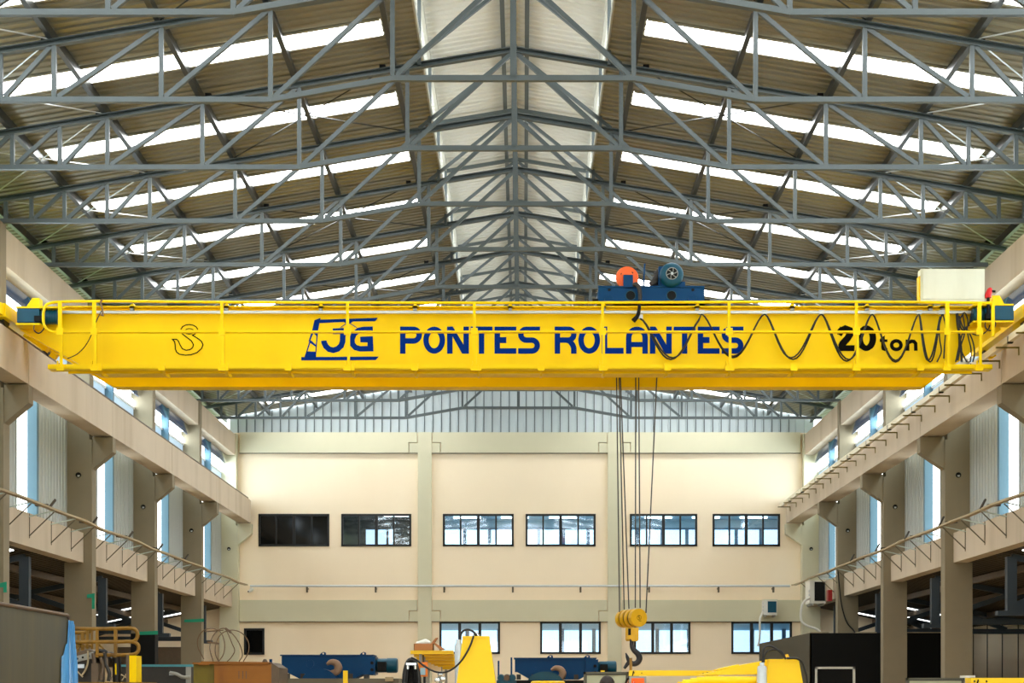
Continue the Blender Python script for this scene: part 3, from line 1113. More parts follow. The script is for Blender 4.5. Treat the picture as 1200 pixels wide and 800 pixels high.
# diagonal bars seen under the ends (lower rods)
for s in (-1, 1):
    q = (lambda px: px) if s < 0 else (lambda px: 1225 - px)
    a, b = P(q(30), 392, 29.2), P(q(56), 410, 29.2)
    MB().beam(a, b, .1, .16).build('end_tie', 'yellow', cr)
    a, b = P(q(60), 415, 29.2), P(q(66), 419, 29.2)
    MB().beam(a, b, .1, .12).build('end_tie', 'yellow', cr)
# cable track in front of the girder top
yt = YW - .14
tr = MB().box(P(76, 0, YW).x, P(1142, 0, YW).x, yt - .03, yt + .03, E + (HY - 367.4) / 65, E + (HY - 364.4) / 65).build('festoon_track', 'alu', cr)
MB().box(P(78, 0, YW).x, P(1145, 0, YW).x, YW - .14, YW - .05, HT - .0, HT + .02).build('track_angle', 'yellow', cr)
for px in (157, 267, 377, 487, 598, 707, 816, 927, 1014, 1088, 1102):
    xx = P(px, 0, YW).x
    MB().prism([(xx - .05, yt, HT + .0), (xx + .05, yt, HT + .0), (xx + .02, yt, HT + .07), (xx - .02, yt, HT + .05)], (0, .12, 0)).build('track_bracket', 'yellow', cr)
    MB().box(xx - .03, xx + .03, yt - .04, yt + .06, HT - .07, HT - .03).build('track_clip', 'grey', cr)

# ---- lettering, painted on the web
ys_ = YW - .004
LAY = [0]


def fn(px, py):
    # each stroke is its own coat of paint, a hair proud of the one below
    return Vector(((px - VX) / 64.7, ys_ - .0004 * (LAY[0] % 12), E + (HY - py) / 64.7))


def arc(cx, cy, rx, ry, a0, a1, n=14):
    return [(cx + rx * math.cos(math.radians(a0 + (a1 - a0) * i / n)), cy + ry * math.sin(math.radians(a0 + (a1 - a0) * i / n))) for i in range(n + 1)]


def rect(m, x0, y0, x1, y1):
    LAY[0] += 1
    m.quad(fn(x0, y0), fn(x1, y0), fn(x1, y1), fn(x0, y1))


def letter(m, ch, x, w=25.6, y0=382.5, h=31.8):
    t, y1 = 6.4, y0 + h
    LAY[0] += 1
    x1 = x + w
    hb = t
    if ch == 'P':
        rect(m, x, y0, x + t, y1)
        ym = y0 + 20
        r = (ym - y0) / 2
        m.strip2([(x + t, y0 + hb / 2), (x1 - r, y0 + hb / 2)] + arc(x1 - r, y0 + r, r - hb / 2, r - hb / 2, -90, 90) + [(x + t, ym - hb / 2)], hb, fn)
    elif ch == 'R':
        rect(m, x, y0, x + t, y1)
        ym = y0 + 19
        r = (ym - y0) / 2
        m.strip2([(x + t, y0 + hb / 2), (x1 - r, y0 + hb / 2)] + arc(x1 - r, y0 + r, r - hb / 2, r - hb / 2, -90, 90) + [(x + t, ym - hb / 2)], hb, fn)
        m.strip2([(x1 - 12, ym - hb / 2), (x1 - 8, ym - hb / 2 + 1.2), (x1 - 4.5, ym + 2.5), (x1 - 3.2, ym + 6), (x1 - 3.2, y1)], t, fn)
    elif ch == 'O':
        pts = arc(x + w / 2, (y0 + y1) / 2, w / 2 - t / 2, h / 2 - t / 2, 0, 360, 36)[:-1]
        m.strip2(pts, t, fn, closed=True)
    elif ch == 'N':
        rect(m, x, y0, x + t, y1)
        rect(m, x1 - t, y0, x1, y1)
        LAY[0] += 1
        m.quad(fn(x, y0), fn(x + t * 1.05, y0), fn(x1, y1), fn(x1 - t * 1.25, y1))
    elif ch == 'T':
        rect(m, x, y0, x1, y0 + hb)
        rect(m, x + w / 2 - t / 2, y0, x + w / 2 + t / 2, y1)
    elif ch == 'E':
        rect(m, x, y0, x + t, y1)
        rect(m, x, y0, x1, y0 + hb)
        rect(m, x, y1 - hb, x1, y1)
        rect(m, x, y0 + h / 2 - 3.6, x + w * .54, y0 + h / 2 + 3.4)
    elif ch == 'L':
        rect(m, x, y0, x + t, y1)
        rect(m, x, y1 - hb - .5, x1, y1)
    elif ch == 'A':
        r = w / 2
        m.strip2([(x + t / 2, y1), (x + t / 2, y0 + r + 2)] + arc(x + r, y0 + r, r - t / 2, r - t / 2, 180, 360) + [(x1 - t / 2, y0 + r + 2), (x1 - t / 2, y1)], t, fn)
        rect(m, x + t - .5, y0 + 18, x1 - t + .5, y0 + 24)
    elif ch == 'S':
        ym = y0 + h / 2
        r1 = (ym + hb / 2 - y0) / 2
        r = r1 - hb / 2
        m.strip2([(x1, y0 + hb / 2), (x + r1, y0 + hb / 2)] + arc(x + r1, y0 + r1, r, r, -90, -270) + [(x + r1, ym), (x1 - r1, ym)] + arc(x1 - r1, y1 - r1, r, r, -90, 90) + [(x, y1 - hb / 2)], hb, fn)


m = MB()
for ch, x in zip('PONTES', (468.8, 496, 523.9, 551.5, 579.5, 607.2)):
    letter(m, ch, x)
m.build('lettering', 'navy', g1)['label'] = 'blue painted word PONTES'
m = MB()
for ch, x in zip('ROLANTES', (650, 677.7, 705.3, 733.6, 761.6, 789.5, 817.7, 845.7)):
    letter(m, ch, x)
m.build('lettering', 'navy', g1)['label'] = 'blue painted word ROLANTES'
# emblem with the crane outline and the initials
m = MB()
e = lambda pts: [(340 + a / 8.0, 350 + b / 8.0) for a, b in pts]


def epoly(pts):
    LAY[0] += 1
    m.poly([fn(*p) for p in e(pts)])


epoly([(228, 200), (285, 178), (285, 195), (822, 178), (798, 210), (590, 213), (275, 228), (262, 300), (205, 300)])
epoly([(205, 300), (228, 300), (182, 400), (172, 400)])
epoly([(205, 310), (215, 318), (190, 390), (185, 400)])
epoly([(200, 300), (262, 300), (258, 360), (215, 318)])
epoly([(248, 330), (262, 300), (242, 548), (232, 548)])
epoly([(192, 398), (200, 392), (245, 436), (240, 450), (186, 412)])
epoly([(185, 385), (196, 392), (162, 495), (150, 495)])
epoly([(152, 492), (238, 495), (240, 548), (132, 548)])
epoly([(104, 545), (832, 541), (802, 574), (104, 577)])
LAY[0] += 1
m.strip2(e([(290 + 26, 392), (318, 410), (335, 445), (365, 472), (405, 482), (445, 470), (478, 440), (492, 400), (494, 330), (494, 300)]), 6.6, fn)
epoly([(398, 278), (520, 272), (520, 300), (400, 300)])
epoly([(400, 312), (470, 314), (520, 314), (520, 330), (400, 330)])
LAY[0] += 1
m.strip2(e([(775, 284), (690, 286), (640, 296), (598, 330), (578, 380), (584, 425), (612, 456), (655, 468), (780, 466)]), 6.4, fn)
epoly([(655, 355), (775, 350), (782, 492), (725, 492), (725, 410), (658, 408)])
LAY[0] += 1
m.strip2(e([(470, 270), (525, 232), (545, 225), (565, 232), (625, 270)]), .9, fn)
epoly([(500, 213), (590, 213), (555, 235), (525, 235)])
m.build('emblem', 'navy', g1)['label'] = 'blue painted emblem of a crane frame around the characters 3G'
# hook outline
m = MB()
hk = lambda pts: [(190 + a / 8.0, 350 + b / 8.0) for a, b in pts]
m.strip2(hk([(175, 288), (190, 262), (220, 246), (255, 241), (290, 247), (318, 262), (335, 288)]), 1.2, fn)
m.strip2(hk([(175, 308), (190, 330), (232, 362), (275, 395), (294, 430), (285, 458), (262, 476), (225, 482), (190, 468), (168, 432), (152, 395), (135, 380), (97, 380), (116, 400), (122, 430), (124, 470), (136, 500), (165, 520), (220, 528), (270, 524), (325, 505), (370, 465), (383, 430), (368, 398), (335, 372), (285, 342), (310, 328), (327, 308)]), 1.3, fn)
m.strip2(hk([(220, 290), (238, 281), (256, 279), (275, 282), (292, 290)]), 1.0, fn)
m.strip2(hk([(212, 308), (225, 324), (252, 331), (280, 325), (297, 308)]), 1.2, fn)
m.build('hook_outline', 'ink', g1)['label'] = 'thin black painted outline of a lifting hook'
# 20 ton
m = MB()
q = lambda pts: [(950 + a / 8.0, 350 + b / 8.0) for a, b in pts]
def qp(pts):
    LAY[0] += 1
    m.poly([fn(*p) for p in q(pts)])



m.strip2(q([(262, 335), (285, 300), (325, 280), (365, 295), (370, 330), (345, 372), (300, 420), (285, 450)]), 8.0, fn)
qp([(255, 490), (262, 430), (310, 435), (412, 435), (410, 490)])
qp([(248, 335), (275, 256), (300, 300), (285, 330)])
qp([(250, 506), (262, 440), (300, 440), (290, 485)])
LAY[0] += 1
m.strip2(q(arc(522, 369, 58, 94, 0, 360, 30)[:-1]), 6.6, fn, closed=True)
LAY[0] += 1
m.strip2(q(arc(522, 369, 64, 92, -60, 60, 12)), 7.2, fn)
LAY[0] += 1
m.strip2(q(arc(522, 369, 64, 92, 120, 240, 12)), 7.2, fn)
qp([(665, 360), (695, 343), (695, 380), (720, 380), (720, 405), (695, 405), (695, 455), (705, 462), (720, 462), (720, 487), (690, 489), (668, 478), (662, 455), (662, 405), (648, 405), (648, 380)])
m.strip2(q(arc(803, 434, 44, 40, 0, 360, 26)[:-1]), 4.2, fn, closed=True)
qp([(890, 382), (926, 382), (926, 487), (890, 487)])
m.strip2(q([(920, 410), (945, 398), (968, 400), (984, 418), (986, 487)]), 4.2, fn)
m.build('capacity_marking', 'ink', g1)['label'] = 'black painted load marking 20 ton'

# control cabinet on the right end
D = 28.0
a, b = P(1079, 358.5, D), P(1154, 315, D)
cb = MB().box(a.x, b.x, D, D + .2, HT + .03, b.z).build('control_cabinet', 'beigebox', cr)
MB().box(a.x + .03, b.x - .02, D - .02, D, a.z + .12, b.z - .02).build('cabinet_door', 'beigebox', cb)
MB().box(a.x - .025, a.x, D + .03, D + .18, a.z + .1, b.z - .12).build('cabinet_side', 'yellow', cb)
a = P(1158, 349, D)
hb_ = MB().tube([a + Vector((0, 0, 0)), a + Vector((.0, 0, .05)), a + Vector((.03, 0, .14)), a + Vector((.05, 0, .17))], [.055, .06, .05, .03], 10).build('warning_horn', 'signred', cr, True)
MB().cyl(a + Vector((0, 0, -.3)), a + Vector((0, 0, .02)), .03, 8).build('horn_stem', 'black', hb_)
MB().cyl(a + Vector((.04, -.02, .12)), a + Vector((.12, -.02, .11)), .02, 8).build('horn_mouth', 'black', hb_)

# rope tied to the railing and a thin cord
a = P(119, 352, YR)
t = MB().tube([P(120, 350.5, 27.72), P(118, 354, 27.7), P(119.5, 360, 27.7), P(120.5, 366, 27.7), P(119.5, 370, 27.7)], [.014, .016, .015, .016, .03], 7)
tag(t.build('tied_rope', 'wirerust', smooth=True), 'brown rope end tied around the left end of the crane railing', 'rope')
m = MB().tube([P(119, 364, 27.72), P(113, 376, 27.75), P(108, 390, 27.9), P(100, 405, 28.1), P(90, 415, 28.2), P(79, 420, 28.3)], .009, 6)
tag(m.build('hanging_cord', 'rubber'), 'thin dark cord sagging across the left end of the crane girder', 'cord')

# festoon cable
fc = thing('festoon_cable', 'black cable hanging in loops from the track on the crane front', 'cable', tuple(P(950, 425, YW - .14)))
pk = [(750, 373), (822, 368), (896, 368), (962.5, 368), (1022, 368), (1077, 368), (1103, 368)]
bt = [(783, 421), (857, 419), (930, 421), (992.5, 423), (1050, 424), (1086, 424)]
yc_ = YW - .14
for o_, dy in ((0, 0), (1.5, .03)):
    pts = []
    for i in range(len(pk) - 1):
        (x0, y0), (x1, y1) = pk[i], pk[i + 1]
        bx_, by_ = bt[i]
        bx_ = (x0 + x1) / 2 + (bx_ - (x0 + x1) / 2) * .6
        nn = 18
        for j in range(nn):
            u = j / nn
            xx = x0 + (x1 - x0) * u
            # steep sides, round bottom and narrow top
            ph = math.cos(2 * math.pi * u)
            v = (1 - ph) / 2
            v = v ** .85
            xx += (1 if u > .5 else -1) * 0 + 3.2 * math.sin(2 * math.pi * u) * (-.4)
            pts.append((xx + o_ * (1 - 2 * abs(u - .5)) * math.sin(i * 2.1 + 1) * 2, y0 + (by_ - o_ * 1.2 - y0) * v))
    pts = [p for p in pts]
    MB().tube([P(a_, b_, yc_ - dy) for a_, b_ in pts], .016, 6).build('cable_strand', 'rubber', fc, True)
for (x, y) in pk:
    c = P(x, y - 1, yc_)
    MB().box(c.x - .05, c.x + .05, c.y - .045, c.y + .035, c.z - .02, c.z + .05).build('cable_trolley', 'alu', fc)
MB().tube([P(749, 352, 28.15), P(749, 362, 28.1), P(747, 370, 28.1), P(742, 376, 28.1)], [.03, .03, .035, .045], 8).build('tow_arm', 'black', fc, True)
# bundle of spare cable at the right end
fb = thing('cable_bundle', 'tangled bundle of black cable hanging at the right end of the crane', 'cable', tuple(P(1128, 425, YW - .14)))
bund = [
    [(1121, 367), (1122, 380), (1124, 392), (1124, 410), (1122, 422)],
    [(1122, 367), (1124, 390), (1126, 405), (1127, 424)],
    [(1138, 367), (1136, 378), (1131, 386), (1127, 380), (1124, 370)],
    [(1139, 367), (1137, 380), (1131, 384), (1128, 390), (1124, 405), (1120, 424)],
    [(1128, 367), (1130, 380), (1130, 392), (1126, 408), (1133, 424)],
    [(1133, 384), (1135, 396), (1138, 410), (1137, 424)],
    [(1136, 390), (1140, 400), (1142, 414), (1140, 424)],
    [(1126, 372), (1130, 366), (1134, 374), (1133, 386), (1129, 392)],
    [(1135, 387), (1142, 392), (1152, 391), (1159, 384), (1160, 375)],
    [(1104, 368), (1101, 380), (1101, 396), (1103, 412), (1098, 424)],
    [(1105, 368), (1108, 382), (1107, 402), (1106, 420)],
    [(1130, 366), (1125, 374), (1126, 384), (1132, 390)],
]
for i, b_ in enumerate(bund):
    MB().tube([P(x, y, yc_ - .02 * (i % 3)) for x, y in b_], .013 if i > 1 else .02, 6).build('cable_loop', 'rubber', fb, True)

# ------------------------------------------------------------------ trolley
LAY[0] = 0
tl = thing('hoist_trolley', 'blue hoist trolley with orange drum and motor on top of the crane', 'hoist', tuple(P(763, 358, 29.2)))
D = 28.45
s_ = F / D
zb0, zt0 = HT + .1, E + (HY - 335.5) / s_
xl, xr = P(701, 0, D).x, P(825.5, 0, D).x
for nm, yy in (('front_frame', D), ('rear_frame', 29.85)):
    fr = MB().box(xl, xr, yy, yy + .12, zb0, zt0).build(nm, 'blue', tl)
    fl = MB().box(xl - .02, xr + .02, yy - .03, yy + .15, zb0 - .0, zb0 + .03)
    fl.box(xl, xr, yy - .02, yy + .14, zt0 - .02, zt0 + .005)
    fl.build('frame_flange', 'blue', fr)
    if nm == 'front_frame':
        for px, py, r in ((739, 346, .095), (787, 346, .095)):
            c = P(px, py, D - .005)
            MB().lathe(c, (0, -1, 0), [(-.02, r), (.008, r), (.008, r * .86), (-.01, r * .86)], 24).build('access_hole', 'teal', fr)
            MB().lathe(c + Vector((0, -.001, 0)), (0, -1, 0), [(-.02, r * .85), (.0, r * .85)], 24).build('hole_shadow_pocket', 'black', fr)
        for px, py in ((714, 339.5), (812, 339.5)):
            c = P(px, py, D - .004)
            MB().lathe(c, (0, -1, 0), [(-.01, .028), (.004, .028)], 14).build('bolt_hole', 'black', fr)
        for px in (714, 812):
            c = P(px, 350, D)
            MB().lathe(c, (0, -1, 0), [(0, .085), (.02, .085), (.02, .065), (.012, .065)], 22).build('wheel_cap', 'blue', fr)
for px in (714, 812):
    for yy in (28.52, 29.72):
        x_ = P(px, 0, D).x
        MB().lathe((x_, yy - .05, HT + .075 + .11), (0, 1, 0), [(0, .13), (.02, .13), (.02, .11), (.09, .11), (.09, .13), (.11, .13)], 22).build('trolley_wheel', 'grime', tl)
for px in (703, 763, 823):
    x_ = P(px, 0, D).x
    MB().box(x_ - .04, x_ + .04, D + .1, 29.87, zb0 + .05, zt0 - .08).build('cross_member', 'blue', tl)
MB().box(xl - .1, xl, D + .02, D + .1, zb0 + .02, zb0 + .1).build('buffer', 'black', tl)
MB().box(xr, xr + .1, D + .02, D + .1, zb0 + .02, zb0 + .1).build('buffer', 'black', tl)
c = P(735, 325, D + .1)
dr = MB().lathe(c, (0, 1, 0), [(0, .2), (.04, .21), (.05, .17), (1.2, .17), (1.21, .21), (1.25, .2)], 36).build('rope_drum', 'orange', tl, True)
MB().lathe(c + Vector((0, -.012, 0)), (0, 1, 0), [(0, .12), (.012, .12)], 30).build('drum_ring', 'orange', dr)
for dx, dz in ((-.1, .06), (.09, .08)):
    MB().lathe(c + Vector((dx, -.01, dz)), (0, 1, 0), [(0, .02), (.012, .02)], 12).build('drum_hole', 'black', dr)
for j in range(19):
    yy = c.y + .12 + j * .055
    MB().lathe((c.x, yy, c.z), (0, 1, 0), [(0, .17), (.012, .182), (.024, .17)], 28).build('rope_turn', 'rope', dr)
a = P(731, 337, D - .05)
b = P(742, 321, D - .05)
MB().box(a.x, b.x, D - .0, D + .1, a.z, b.z).build('drum_bearing', 'blue', tl)
c = P(787.5, 320.5, D - .15)
mt = MB().lathe(c, (0, 1, 0), [(0, .15), (.02, .19), (.06, .215), (.25, .215), (.26, .2), (.7, .2), (.72, .16), (.85, .16)], 36).build('hoist_motor', 'teal', tl, True)
MB().lathe(c + Vector((0, -.012, 0)), (0, 1, 0), [(0, .1), (.012, .1)], 28).build('fan_opening', 'black', mt)
MB().lathe(c + Vector((0, -.03, 0)), (0, 1, 0), [(0, .022), (.02, .03)], 18).build('fan_hub', 'alu', mt)
for j in range(6):
    an = j * math.pi / 3
    MB().beam(c + Vector((math.cos(an) * .04, -.018, math.sin(an) * .04)), c + Vector((math.cos(an + .3) * .098, -.018, math.sin(an + .3) * .098)), .012, .01).build('fan_blade', 'grey', mt)
MB().tube([c + Vector((math.cos(i * math.pi / 24) * .104, -.014, math.sin(i * math.pi / 24) * .104)) for i in range(49)], .006, 6).build('fan_ring', 'grey', mt)
for j in range(16):
    an = j * math.pi / 8
    MB().beam(c + Vector((math.cos(an) * .21, .28, math.sin(an) * .21)), c + Vector((math.cos(an) * .21, .68, math.sin(an) * .21)), .015, .03, (math.cos(an), 0, math.sin(an))).build('motor_rib', 'teal', mt)
a, b = P(772, 334, D), P(779, 311, D)
MB().box(a.x, b.x, D + .05, D + .4, a.z, b.z).build('brake_box', 'blue', tl)
for q0, q1, r in (((764, 335), (772, 320), .06), ((763, 334), (769, 330), .07), ((768, 322), (774, 316), .05)):
    MB().tube([P(q0[0], q0[1], D + .2), P(q1[0], q1[1], D + .2)], r, 10).build('brake_lever', 'grime', tl)
a, b = P(774, 337, D), P(803, 333, D)
MB().box(a.x, b.x, D + .0, D + .7, a.z, b.z + .05).build('motor_foot', 'blue', tl)
MB().beam(P(754, 336, D + .1), P(755.5, 309, D + .1), .03, .03).build('aerial_bar', 'blue', tl)
MB().tube([P(742, 334, D - .06), P(746, 333, D - .1), P(749, 338, D - .1), P(750, 350, D - .1), P(749, 360, D - .16)], [.03, .04, .04, .035, .03], 10).build('cable_hose', 'grime', tl, True)
MB().box(P(758, 0, D).x, P(800, 0, D).x, D + .4, D + 1.2, zb0 + .1, zt0 + .1).build('gearbox', 'blue', tl)

# ------------------------------------------------------------------ hook block and ropes
Dh = 29.2
hb = thing('hook_block', 'yellow hook block with black hook hanging on steel ropes', 'hook', tuple(P(744, 787, Dh)))
ax = Vector((-.42, .9, 0)).normalized()
c = P(749, 723.5, Dh)
R_ = .17
body = MB()
prof = [(0, R_)]
t_ = .0
body.lathe(c, ax, [(0, R_), (.12, R_), (.12, R_ * .75), (.19, R_ * .75), (.19, R_), (.29, R_), (.29, R_ * .75), (.36, R_ * .75), (.36, R_), (.46, R_), (.46, R_ * .75), (.53, R_ * .75), (.53, R_), (.64, R_ * .97), (.68, R_ * .8)], 40)
bd = body.build('sheave_housing', 'sheave', hb)
for t0 in (.13, .30, .47):
    MB().lathe(c + ax * t0, ax, [(0, R_ * .9), (.05, R_ * .9)], 30).build('rope_groove', 'grime', bd)
n_ = -ax
u_ = Vector((n_.y, -n_.x, 0)).normalized()
fn2 = lambda a, b: c + n_ * .004 + Vector((-u_.x, -u_.y, 0)) * a + Vector((0, 0, b))
mk = MB()
mk.strip2([(.0 + .045 * math.cos(i * .4), .045 * math.sin(i * .4)) for i in range(16)], .006, fn2, True)
mk.strip2([(.02, .03), (-.018, .03), (-.018, .004), (.012, .004), (.018, -.012), (.008, -.026), (-.018, -.026)], .009, fn2)
mk.strip2([(-.01, -.058), (.045, -.062)], .008, fn2)
mk.build('load_marking', 'ink', bd)['label'] = 'black stencilled digit 5 in a circle'
# cheek plates
for px0, px1, py0, py1, dd in ((739.5, 748.5, 735, 751, 0), (733, 741, 735, 751, .14)):
    a, b = P(px0, py1, Dh + dd), P(px1, py0, Dh + dd)
    MB().prism([(a.x + .02, a.y, a.z), (b.x - .02, a.y, a.z), (b.x, a.y, a.z + .03), (b.x, a.y, b.z), (a.x, a.y, b.z), (a.x, a.y, a.z + .03)], (0, .04, 0)).build('cheek_plate', 'sheave', hb)
a, b = P(735, 748.5, Dh), P(742, 744, Dh)
MB().box(a.x, b.x, Dh - .01, Dh + .15, a.z, b.z).build('crosshead', 'sheave', hb)
a, b = P(736.5, 745, Dh), P(740, 736, Dh)
MB().box(a.x, b.x, Dh + .03, Dh + .1, a.z, b.z).build('crosshead_pocket', 'black', hb)
hp = [(740.5, 749), (740.5, 757), (743, 761.5), (747.5, 766), (749.3, 771), (747, 776), (742, 777.5), (737.5, 774.5), (735, 769.5), (733.6, 765.5)]
hr = [.035, .04, .05, .055, .057, .053, .05, .042, .03, .012]
MB().tube([P(x, y, Dh + .05) for x, y in hp], hr, 14).build('hook', 'hook', hb, True)
MB().tube([P(738, 774.5, Dh + .05), P(735, 778, Dh + .05), P(731.5, 783, Dh + .05)], [.04, .035, .025], 10).build('hook_tip', 'hook', hb, True)
MB().tube([P(733.5, 765, Dh + .05), P(734, 770, Dh + .03), P(737.5, 775, Dh + .05)], .012, 6).build('safety_latch', 'hook', hb)
zr0 = HT - .05
for x0, x1, y1, dd in ((722.5, 726, 717, .75), (725.5, 731.5, 714, .5), (727, 737, 713, .3), (745, 744.5, 712, .05), (748.5, 750.2, 712, .0), (769.8, 757, 718, -.02)):
    # ropes reach up to the drum between the girders
    a = P(x1, y1, Dh + dd * .4)
    b = P(x0, 440, Dh + dd * .4)
    b2 = b + (b - a).normalized() * .62
    MB().cyl(a, b + (b - a) * ((HT + .2 - b.z) / (b.z - a.z)), .012, 6).build('rope', 'rope', hb)

# ------------------------------------------------------------------ foreground machines
# sheet metal tank, left
xs0, ys0, ys1 = -5.8, 12.5, 20.0
zt1 = E + .98
tk = thing('sheet_metal_tank', 'tall dull grey sheet metal tank at the left edge with blue film on corner', 'tank', (-7, 16, 0))
MB().box(-8.2, xs0, ys0, ys1, 0, zt1).build('shell', 'tank', tk)
m = MB()
m.tube([(xs0 + .01, ys0, zt1 + .01), (xs0 + .01, ys1 - .1, zt1 + .01), (xs0 - .0, ys1 + .0, zt1 - .02)], .025, 8)
m.tube([(xs0 + .0, ys1 - .02, zt1 + .01), (-8.2, ys1 - .02, zt1 + .01)], .025, 8)
m.build('top_rim', 'rim', tk)
MB().cyl((xs0 + .0, ys1, 0), (xs0 + .0, ys1, zt1 - .02), .012, 8).build('corner_seam', 'rim', tk)
fm = MB()
yy0 = [(zt1 - .05, .25), (zt1 - .35, .6), (zt1 - .36, 1.0), (zt1 - .5, 1.6), (zt1 - .52, 2.2), (zt1 - 1.5, 2.4)]
for (za_, wa), (zb2, wb) in zip(yy0, yy0[1:]):
    fm.quad((xs0 + .012, ys1 - wa * .16, za_), (xs0 + .012, ys1, za_), (xs0 + .012, ys1, zb2), (xs0 + .012, ys1 - wb * .16, zb2))
fm.prism([(xs0, ys1 + .01, zt1 - .05), (xs0 + .06, ys1 + .01, zt1 - .06), (xs0 + .075, ys1 + .04, zt1 - .35), (xs0 + .1, ys1 + .04, zt1 - .6), (xs0 + .14, ys1 + .05, 0), (xs0, ys1 + .01, 0)], (0, .015, 0))
for j in range(4):
    x_ = xs0 + .02 + j * .018
    fm.tube([(x_, ys1, zt1 - .1), (x_ + .012, ys1, zt1 - .5), (x_ + .02, ys1, zt1 - 1.2)], .006, 6)
fm.build('blue_film', 'film', tk)['label'] = 'shiny blue protective film'

# yellow guard frame on a worn platform
D = 25.0
gf = thing('lift_platform', 'worn yellow lift platform with tubular guard rails beside the tank', 'lift', tuple(P(122, 812, D) - Vector((0, 0, E))))
m = MB()


def gtube(pts, r=.03, dd=0):
    return MB().tube([P(x, y, D + dd) for x, y in pts], r, 8)


for pts, dd in ((([(84, 736), (100, 736.5), (130, 736.5), (154, 736), (158.5, 737.5), (161, 741.5), (160.5, 747), (157, 751), (150, 751.5), (84, 752)]), 0),
                (([(150, 751.5), (158, 752.5), (162, 756), (162, 762), (158, 766), (152, 767), (112, 767)]), 0),
                (([(84, 741), (100, 741), (108, 739)]), .9), (([(84, 757), (108, 756)]), .9)):
    gtube(pts, .03, dd).build('guard_tube', 'oldyellow', gf, True)
for x, y0, y1, w, dd in ((135.5, 736, 770, .05, 0), (114, 738, 770, .04, .0), (102.5, 738, 760, .04, .3), (97, 740, 762, .05, .6), (85, 740, 765, .03, .6), (108, 738, 770, .03, .9), (92, 744, 765, .03, .9)):
    MB().beam(P(x, y0, D + dd), P(x, y1, D + dd), w, .05).build('guard_post', 'oldyellow', gf)
for a, b in (((84, 758), (100, 748)), ((100, 757), (84, 751)), ((112, 752), (126, 764)), ((84, 764), (98, 752))):
    MB().beam(P(*a, D + .5), P(*b, D + .5), .03, .03).build('guard_brace', 'oldyellow', gf)
a, b = P(84, 802, D), P(167, 799, D)
MB().box(a.x, b.x, D - .1, D + 1.0, a.z - .06, b.z).build('deck', 'oldyellow', gf)
for x in (90, 125, 160):
    for dd in (0, .9):
        q0 = P(x, 801, D + dd)
        MB().box(q0.x - .05, q0.x + .05, q0.y - .05, q0.y + .05, 0, q0.z).build('leg', 'oldyellow', gf)
a, b = P(151, 798.5, D), P(160.5, 768, D)
yb_ = MB().box(a.x, b.x, D - .05, D + .3, a.z - .02, b.z).build('end_block', 'yellow', gf)
yb_['label'] = 'bright yellow block'
MB().box(a.x - .03, a.x + .02, D - .06, D + .31, a.z - .02, b.z + .01).build('block_edge', 'brown', yb_)
c = P(137, 799, D + .2)
MB().cyl((c.x, c.y, c.z - .02), (c.x, c.y, P(0, 769, D).z), .065, 14).build('cylinder', 'grime', gf)
MB().box(c.x - .012, c.x + .012, c.y - .075, c.y - .06, c.z + .12, c.z + .3).build('cylinder_mark', 'yellow', gf)
# machine clutter on the platform
mc = thing('engine_unit', 'greasy dark engine unit with grey drilled plate standing on the yellow platform', 'machine', tuple(P(105, 799, D + .2)))
a, b = P(88, 799, D), P(111, 772, D)
MB().box(a.x, b.x, D + .05, D + .6, a.z, b.z).build('housing', 'grime', mc)
pl = [P(87, 769, D), P(110, 763, D), P(110, 770.5, D), P(87, 776, D)]
pt = MB().prism(pl, (0, .05, 0)).build('drilled_plate', 'grey', mc)
for x, y in ((90.5, 771.5), (97, 770), (104, 768.5)):
    MB().lathe(P(x, y, D - .002), (0, -1, 0), [(0, .018), (.004, .018)], 10).build('bolt_hole', 'black', pt)
MB().prism([P(86, 766, D), P(102, 760, D), P(110, 763, D), P(87, 769.5, D)], (0, .4, 0)).build('lid', 'brown', mc)
a, b = P(90, 782.5, D), P(98, 778, D)
MB().box(a.x, b.x, D + .02, D + .05, a.z, b.z).build('name_plate', 'plastic', mc)
for pts, r, mm in (([(103, 762), (103, 775), (100, 785), (96, 791)], .015, 'tray'), ([(109, 765), (111, 778), (110, 788)], .03, 'brown'), ([(123, 765), (124, 778), (128, 788), (127, 798)], .03, 'grime'), ([(121, 764), (125, 772), (126, 785), (130, 796)], .02, 'brown'), ([(118, 770), (121, 780), (118, 796)], .03, 'brown'), ([(90, 786), (97, 793)], .012, 'tray'), ([(142, 790), (150, 795)], .01, 'tray'), ([(143, 797), (149, 788)], .01, 'tray')):
    MB().tube([P(x, y, D - .03) for x, y in pts], r, 7).build('hose', mm, mc, True)
a, b = P(109, 799, D), P(117, 777, D)
MB().box(a.x, b.x, D - .1, D + .1, a.z, b.z).build('side_post', 'brown', mc)
MB().lathe(P(116, 767, D + .1), (0, 1, 0), [(0, .06), (.1, .1), (.25, .1), (.3, .05)], 14).build('filter', 'black', mc, True)
MB().lathe(P(124, 772, D + .2), (0, 1, 0), [(0, .08), (.1, .13), (.3, .13), (.35, .05)], 14).build('flywheel', 'grime', mc, True)

